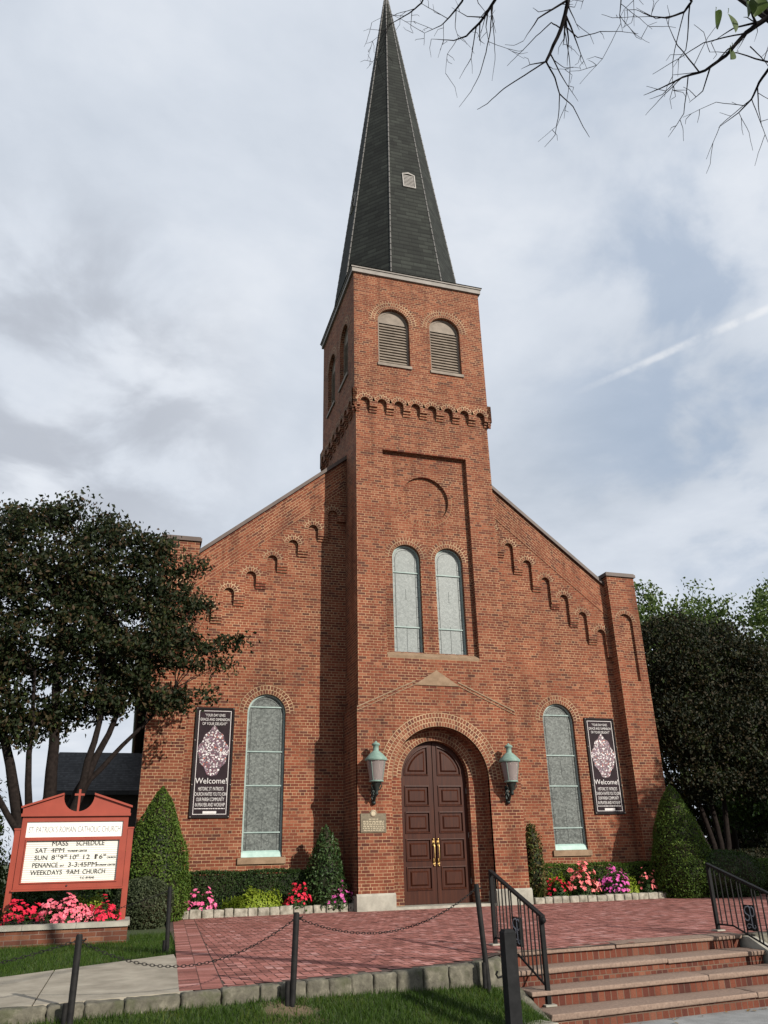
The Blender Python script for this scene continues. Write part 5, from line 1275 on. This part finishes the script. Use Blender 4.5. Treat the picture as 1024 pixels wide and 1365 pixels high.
# ornamental grass by the tower
og = thing('ornamental_grass', 'tuft of arching green grass at the right foot of the tower', 'grass tuft', (2.62, .12, .05)); Vs, Fs = [], []; b = 0
for k in range(160):
    a = rnd.uniform(0, 2*PI); L = rnd.uniform(.25, .48); o = Vector((2.62+rnd.gauss(0, .06), .12+rnd.gauss(0, .05), .05)); u = Vector((math.cos(a), math.sin(a), 0)); w = Vector((-u.y, u.x, 0))*.009
    p1 = o+u*L*.25+Vector((0, 0, L*.75)); p2 = o+u*L*.75+Vector((0, 0, L*.72*rnd.uniform(.6, 1.1)))
    Vs += [o-w, o+w, p1+w, p1-w, p2]; Fs += [(b, b+1, b+2), (b, b+2, b+3), (b+3, b+2, b+4)]; b += 5
leaf_mesh('blades', np.array([tuple(v) for v in Vs]), np.array(Fs), M['mixleaf'], og)
# shrubs at the far left behind the sign
low_shrub('leafy green bush at the left edge behind the church sign', (-10.85, .3, -.1), (.95, .9), 2.75, 6500, .10, 'greenleaf', 81)
low_shrub('dark bush directly behind the sign planter', (-9.2, -2.6, -.05), (1.3, .6), 1.05, 3800, .09, 'boxleaf', 82)
low_shrub('dark bush between the plum tree and the round grey shrub', (-8.1, .7, -.05), (.9, .8), 1.7, 3800, .09, 'boxleaf', 83)

# ------------------------------------------------------------------ lawn blades
def blades():
    g = np.random.default_rng(5); pts = []
    def scatter(n, x0, x1, y0, y1, ok):
        x = g.uniform(x0, x1, n); y = g.uniform(y0, y1, n)
        pts.extend([(a, b_, terr(a, b_)) for a, b_ in zip(x, y) if ok(a, b_)])
    def lawn_ok(x, y):
        e = edge_y(x)
        if y > e-.17 or y < e-3.4: return False
        if x > -3.05: return False
        if x > -3.9 and y < -12.2+(x+3.9)*1.2: return False
        bare = math.hypot((x+5.95)/.30, (y+11.12)/.14)
        if bare < 1 and g.random() < .85: return False
        return True
    scatter(95000, -9.3, -3.0, -14.5, -10.1, lawn_ok)
    scatter(32000, -10.6, -6.70, -8.9, -3.2, lambda x, y: x < pleft(y)-.01 and y > -7.17-.72*(-6.9-x) and (y < -4.55 or x > -7.5))
    scatter(12000, 1.75, 9, -10.2, -8.3, lambda x, y: y < edge_y(x)-.17)
    P = np.array(pts); n = len(P); h = g.uniform(.035, .085, (n, 1)); a = g.random(n)*2*PI
    u = np.stack([np.cos(a), np.sin(a), np.zeros(n)], 1); w = .0045; lean = g.normal(size=(n, 3))*.45; lean[:, 2] = 1
    V = np.empty((n, 3, 3)); V[:, 0] = P-u*w; V[:, 1] = P+u*w; V[:, 2] = P+lean*h
    leaf_mesh('grass', V.reshape(-1, 3), np.arange(n*3).reshape(n, 3), M['blade'], kind='stuff')
blades()

# ------------------------------------------------------------------ side building behind the tree
sb = thing('side_building', 'low building with a dark shingled roof behind the plum tree', 'building', (-9, 18, 0))
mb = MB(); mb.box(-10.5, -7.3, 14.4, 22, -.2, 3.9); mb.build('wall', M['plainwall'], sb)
mb = MB(); q = [(-10.9, 13.8, 3.75), (-7.25, 13.8, 3.75), (-7.25, 18.2, 5.68), (-10.9, 18.2, 5.68)]; L = math.hypot(4.4, 1.93); mb.face(q, [(0, 0), (17, 0), (17, L), (0, L)])
q = [(-10.9, 18.2, 5.68), (-7.25, 18.2, 5.68), (-7.25, 22.6, 3.75), (-10.9, 22.6, 3.75)]; mb.face(q, [(0, L), (17, L), (17, 0), (0, 0)])
mb.box(-10.9, -7.25, 13.76, 13.80, 3.60, 3.74)
mb.build('roof', M['roofing'], sb)

# ------------------------------------------------------------------ near tree whose bare twigs hang into the top of the view
bt = thing('bare_tree', 'nearly bare tree whose thin twigs hang into the top right of the view', 'tree', (-.6, -16.6, ROAD_Z))
def wp(u, v, dist):
    return CAM+raydir(u, v)*dist
tr = random.Random(17); mb = MB(); leaf_pts = []
trunk = [(-.6, -16.6, -.9), (-.65, -16.6, 1.5), (-.9, -16.7, 3.6), (-1.4, -16.9, 5.4), (-2.0, -17.0, 7.2)]
mb.tube(trunk, [.20, .17, .14, .11, .07], 10)
def twig(P, r0, r1, lvl=0, side=1.0):
    """a limb through the points P with random side twigs"""
    pts = []
    for a, b in zip(P, P[1:]): pts += wobble_path(a, b, 4, .012*(b-a).length, tr)[:-1]
    pts.append(P[-1]); n = len(pts)
    mb.tube(pts, [r0+(r1-r0)*i/(n-1) for i in range(n)], 6)
    L = sum((b-a).length for a, b in zip(pts, pts[1:]))
    if lvl >= 2: return
    k = int(L*(7 if lvl == 0 else 9)*side)
    for _ in range(k):
        i = tr.randrange(1, n); p = pts[i]; d = (pts[i]-pts[i-1]).normalized()
        o = Vector((tr.gauss(0, 1), tr.gauss(0, 1), tr.gauss(-.1, .8))); o = (o-d*o.dot(d)).normalized(); dirn = (d*tr.uniform(.3, 1.0)+o*.9).normalized()
        ln_ = (tr.uniform(.10, .34) if lvl == 0 else tr.uniform(.04, .13)); rr = (r0+(r1-r0)*i/(n-1))*.55
        q = p+dirn*ln_*.55+Vector((tr.gauss(0, .02), tr.gauss(0, .02), tr.gauss(-.01, .02))); e = q+(dirn+Vector((tr.gauss(0, .35), tr.gauss(0, .35), tr.gauss(-.15, .35)))).normalized()*ln_*.5
        twig([p, q, e], max(rr, .0016), .0009, lvl+1)
V3 = lambda *a: Vector(a)
J = V3(*trunk[3]); K = V3(*trunk[4])
limbs = [  # main limbs: a point on the trunk, then out over the street
    ([K, wp(800, -190, 5.4), wp(770, -40, 5.2), wp(748, 38, 5.1), wp(728, 82, 5.0)], .040, .0095),
    ([wp(728, 82, 5.0), wp(700, 100, 4.95), wp(672, 118, 4.9), wp(650, 138, 4.9), wp(636, 146, 4.9)], .0075, .0018),
    ([wp(728, 82, 5.0), wp(740, 104, 5.05), wp(746, 125, 5.1), wp(764, 142, 5.1), wp(778, 170, 5.15), wp(786, 183, 5.15)], .0085, .0016),
    ([wp(746, 125, 5.1), wp(745, 150, 5.05), wp(740, 180, 5.05), wp(726, 196, 5.0)], .005, .0013),
    ([wp(748, 38, 5.1), wp(735, 30, 5.2), wp(715, 48, 5.2), wp(696, 68, 5.25), wp(676, 88, 5.25)], .0065, .0014),
    ([wp(752, 36, 5.1), wp(756, 60, 5.0), wp(760, 90, 4.9), wp(758, 120, 4.85), wp(752, 158, 4.85)], .0045, .0012),
    ([wp(752, 34, 5.1), wp(770, 50, 5.2), wp(800, 42, 5.25), wp(828, 42, 5.3), wp(851, 45, 5.3)], .006, .0014),
    ([K, wp(740, -230, 5.9), wp(690, -80, 5.8), wp(660, 0, 5.7), wp(640, 30, 5.7), wp(622, 48, 5.7), wp(605, 54, 5.7), wp(575, 52, 5.7)], .032, .0014),
    ([wp(657, 4, 5.7), wp(654, 40, 5.6), wp(648, 70, 5.5), wp(640, 98, 5.5), wp(628, 122, 5.5), wp(612, 143, 5.5)], .007, .0013),
    ([wp(656, 20, 5.7), wp(659, 50, 5.8), wp(660, 80, 5.8), wp(656, 108, 5.8)], .005, .0012),
    ([K, wp(690, -260, 6.2), wp(640, -60, 6.1), wp(616, 2, 6.0), wp(600, 22, 6.0), wp(588, 34, 6.0), wp(566, 44, 6.0)], .024, .0014),
    ([K, wp(650, -280, 6.5), wp(590, -60, 6.4), wp(562, 4, 6.3), wp(545, 18, 6.3), wp(524, 30, 6.3), wp(516, 34, 6.3)], .020, .0014),
    ([K, wp(860, -200, 4.9), wp(900, -60, 4.9), wp(922, 2, 4.8), wp(912, 16, 4.8), wp(890, 24, 4.75), wp(868, 22, 4.75), wp(848, 13, 4.7)], .022, .0015),
    ([J, wp(1200, -120, 4.4), wp(1090, -28, 4.4), wp(1026, 22, 4.4), wp(994, 44, 4.35), wp(968, 74, 4.3), wp(940, 94, 4.3), wp(910, 103, 4.3), wp(880, 118, 4.25), wp(858, 127, 4.25)], .036, .0014),
    ([wp(994, 44, 4.35), wp(965, 50, 4.4), wp(938, 57, 4.4), wp(905, 78, 4.4), wp(870, 99, 4.4)], .006, .0013),
    ([wp(985, 56, 4.35), wp(970, 66, 4.25), wp(948, 90, 4.2), wp(930, 96, 4.2), wp(896, 100, 4.2)], .006, .0013),
    ([J, wp(1220, -30, 4.6), wp(1090, 60, 4.6), wp(1030, 84, 4.6), wp(1012, 110, 4.6), wp(1002, 132, 4.6), wp(985, 150, 4.6), wp(958, 170, 4.6)], .026, .0014),
    ([wp(1000, 62, 4.4), wp(1018, 80, 4.45), wp(1030, 96, 4.5)], .004, .0015),
    ([K, wp(800, -160, 5.0), wp(830, -60, 5.0), wp(828, 0, 5.0), wp(826, 20, 5.0), wp(830, 42, 5.0)], .014, .0013),
]
for P, r0, r1 in limbs: twig(P, r0*.46+.0008, r1*.8, 0, .30)
mb.build('branches', M['twig'], bt)
def big_leaf(mb, c, ax, nm, L):
    ax, nm = Vector(ax).normalized(), Vector(nm).normalized(); w = ax.cross(nm).normalized(); nm = w.cross(ax)
    rows = []
    for i in range(9):
        t = i/8; hw = .36*L*math.sin(PI*min(t*1.02, 1))**.75*(1.15-.4*t); rows.append([c+ax*(t-.5)*L+w*hw*s_+nm*(abs(s_)*hw*.25-.10*L*(t-.5)**2) for s_ in (-1, -.5, 0, .5, 1)])
    mb.grid(rows, False, 0, True)
for (u, v, d, L, ax, nm) in ((995, 5, 4.2, .125, (.2, .3, -1), (.5, -.8, .1)), (1010, 9, 4.2, .115, (-.3, .2, -.9), (-.2, -.9, .3)), (976, 30, 4.25, .105, (.25, .1, -1), (.3, -.9, .0)), (956, 27, 4.25, .10, (0, .1, -1), (.9, -.3, .1)), (975, 71, 4.3, .09, (-.3, 0, -1), (.5, -.8, .2)), (1018, -12, 4.2, .09, (.3, 0, -1), (.2, -1, .2)), (1040, 20, 4.3, .09, (.3, 0, -1), (.2, -1, .2))):
    mb = MB(); c = wp(u, v, d); big_leaf(mb, c, ax, nm, L); e = c-Vector(ax).normalized()*L*.5; mb.tube([e, e+Vector((.01, .0, .03)), e+Vector((.02, .01, .05))], .0015, 5)
    mb.build('leaf', M['oldleaf'], bt)

# ------------------------------------------------------------------ dry leaves at the foot of the steps
M['dryleaf'] = leafmat('dry_leaf', [(.2, (.10, .055, .02)), (.5, (.17, .10, .035)), (.85, (.24, .16, .06))], .7, .1)
fl = None
for i in range(26):
    x = rnd.uniform(-2.6, 1.3); y = sline(3, x)-.02-abs(rnd.gauss(0, .10)); z = ROAD_Z+.012
    if fl is None:
        mb = MB(); big_leaf(mb, Vector((0, 0, 0)), (1, .2, .05), (.05, .1, 1), .055); fl = o = mb.build('fallen_leaf', M['dryleaf'])
    else: o = fl.copy(); link(o)
    o.location = (x, y, z); o.rotation_euler = (rnd.uniform(-.3, .3), rnd.uniform(-.3, .3), rnd.uniform(0, 6.28)); k = rnd.uniform(.6, 1.2); o.scale = (k, k, k)
    tag(o, 'small dry brown leaf lying on the road at the foot of the steps', 'leaf', 'dry leaves at the foot of the steps')
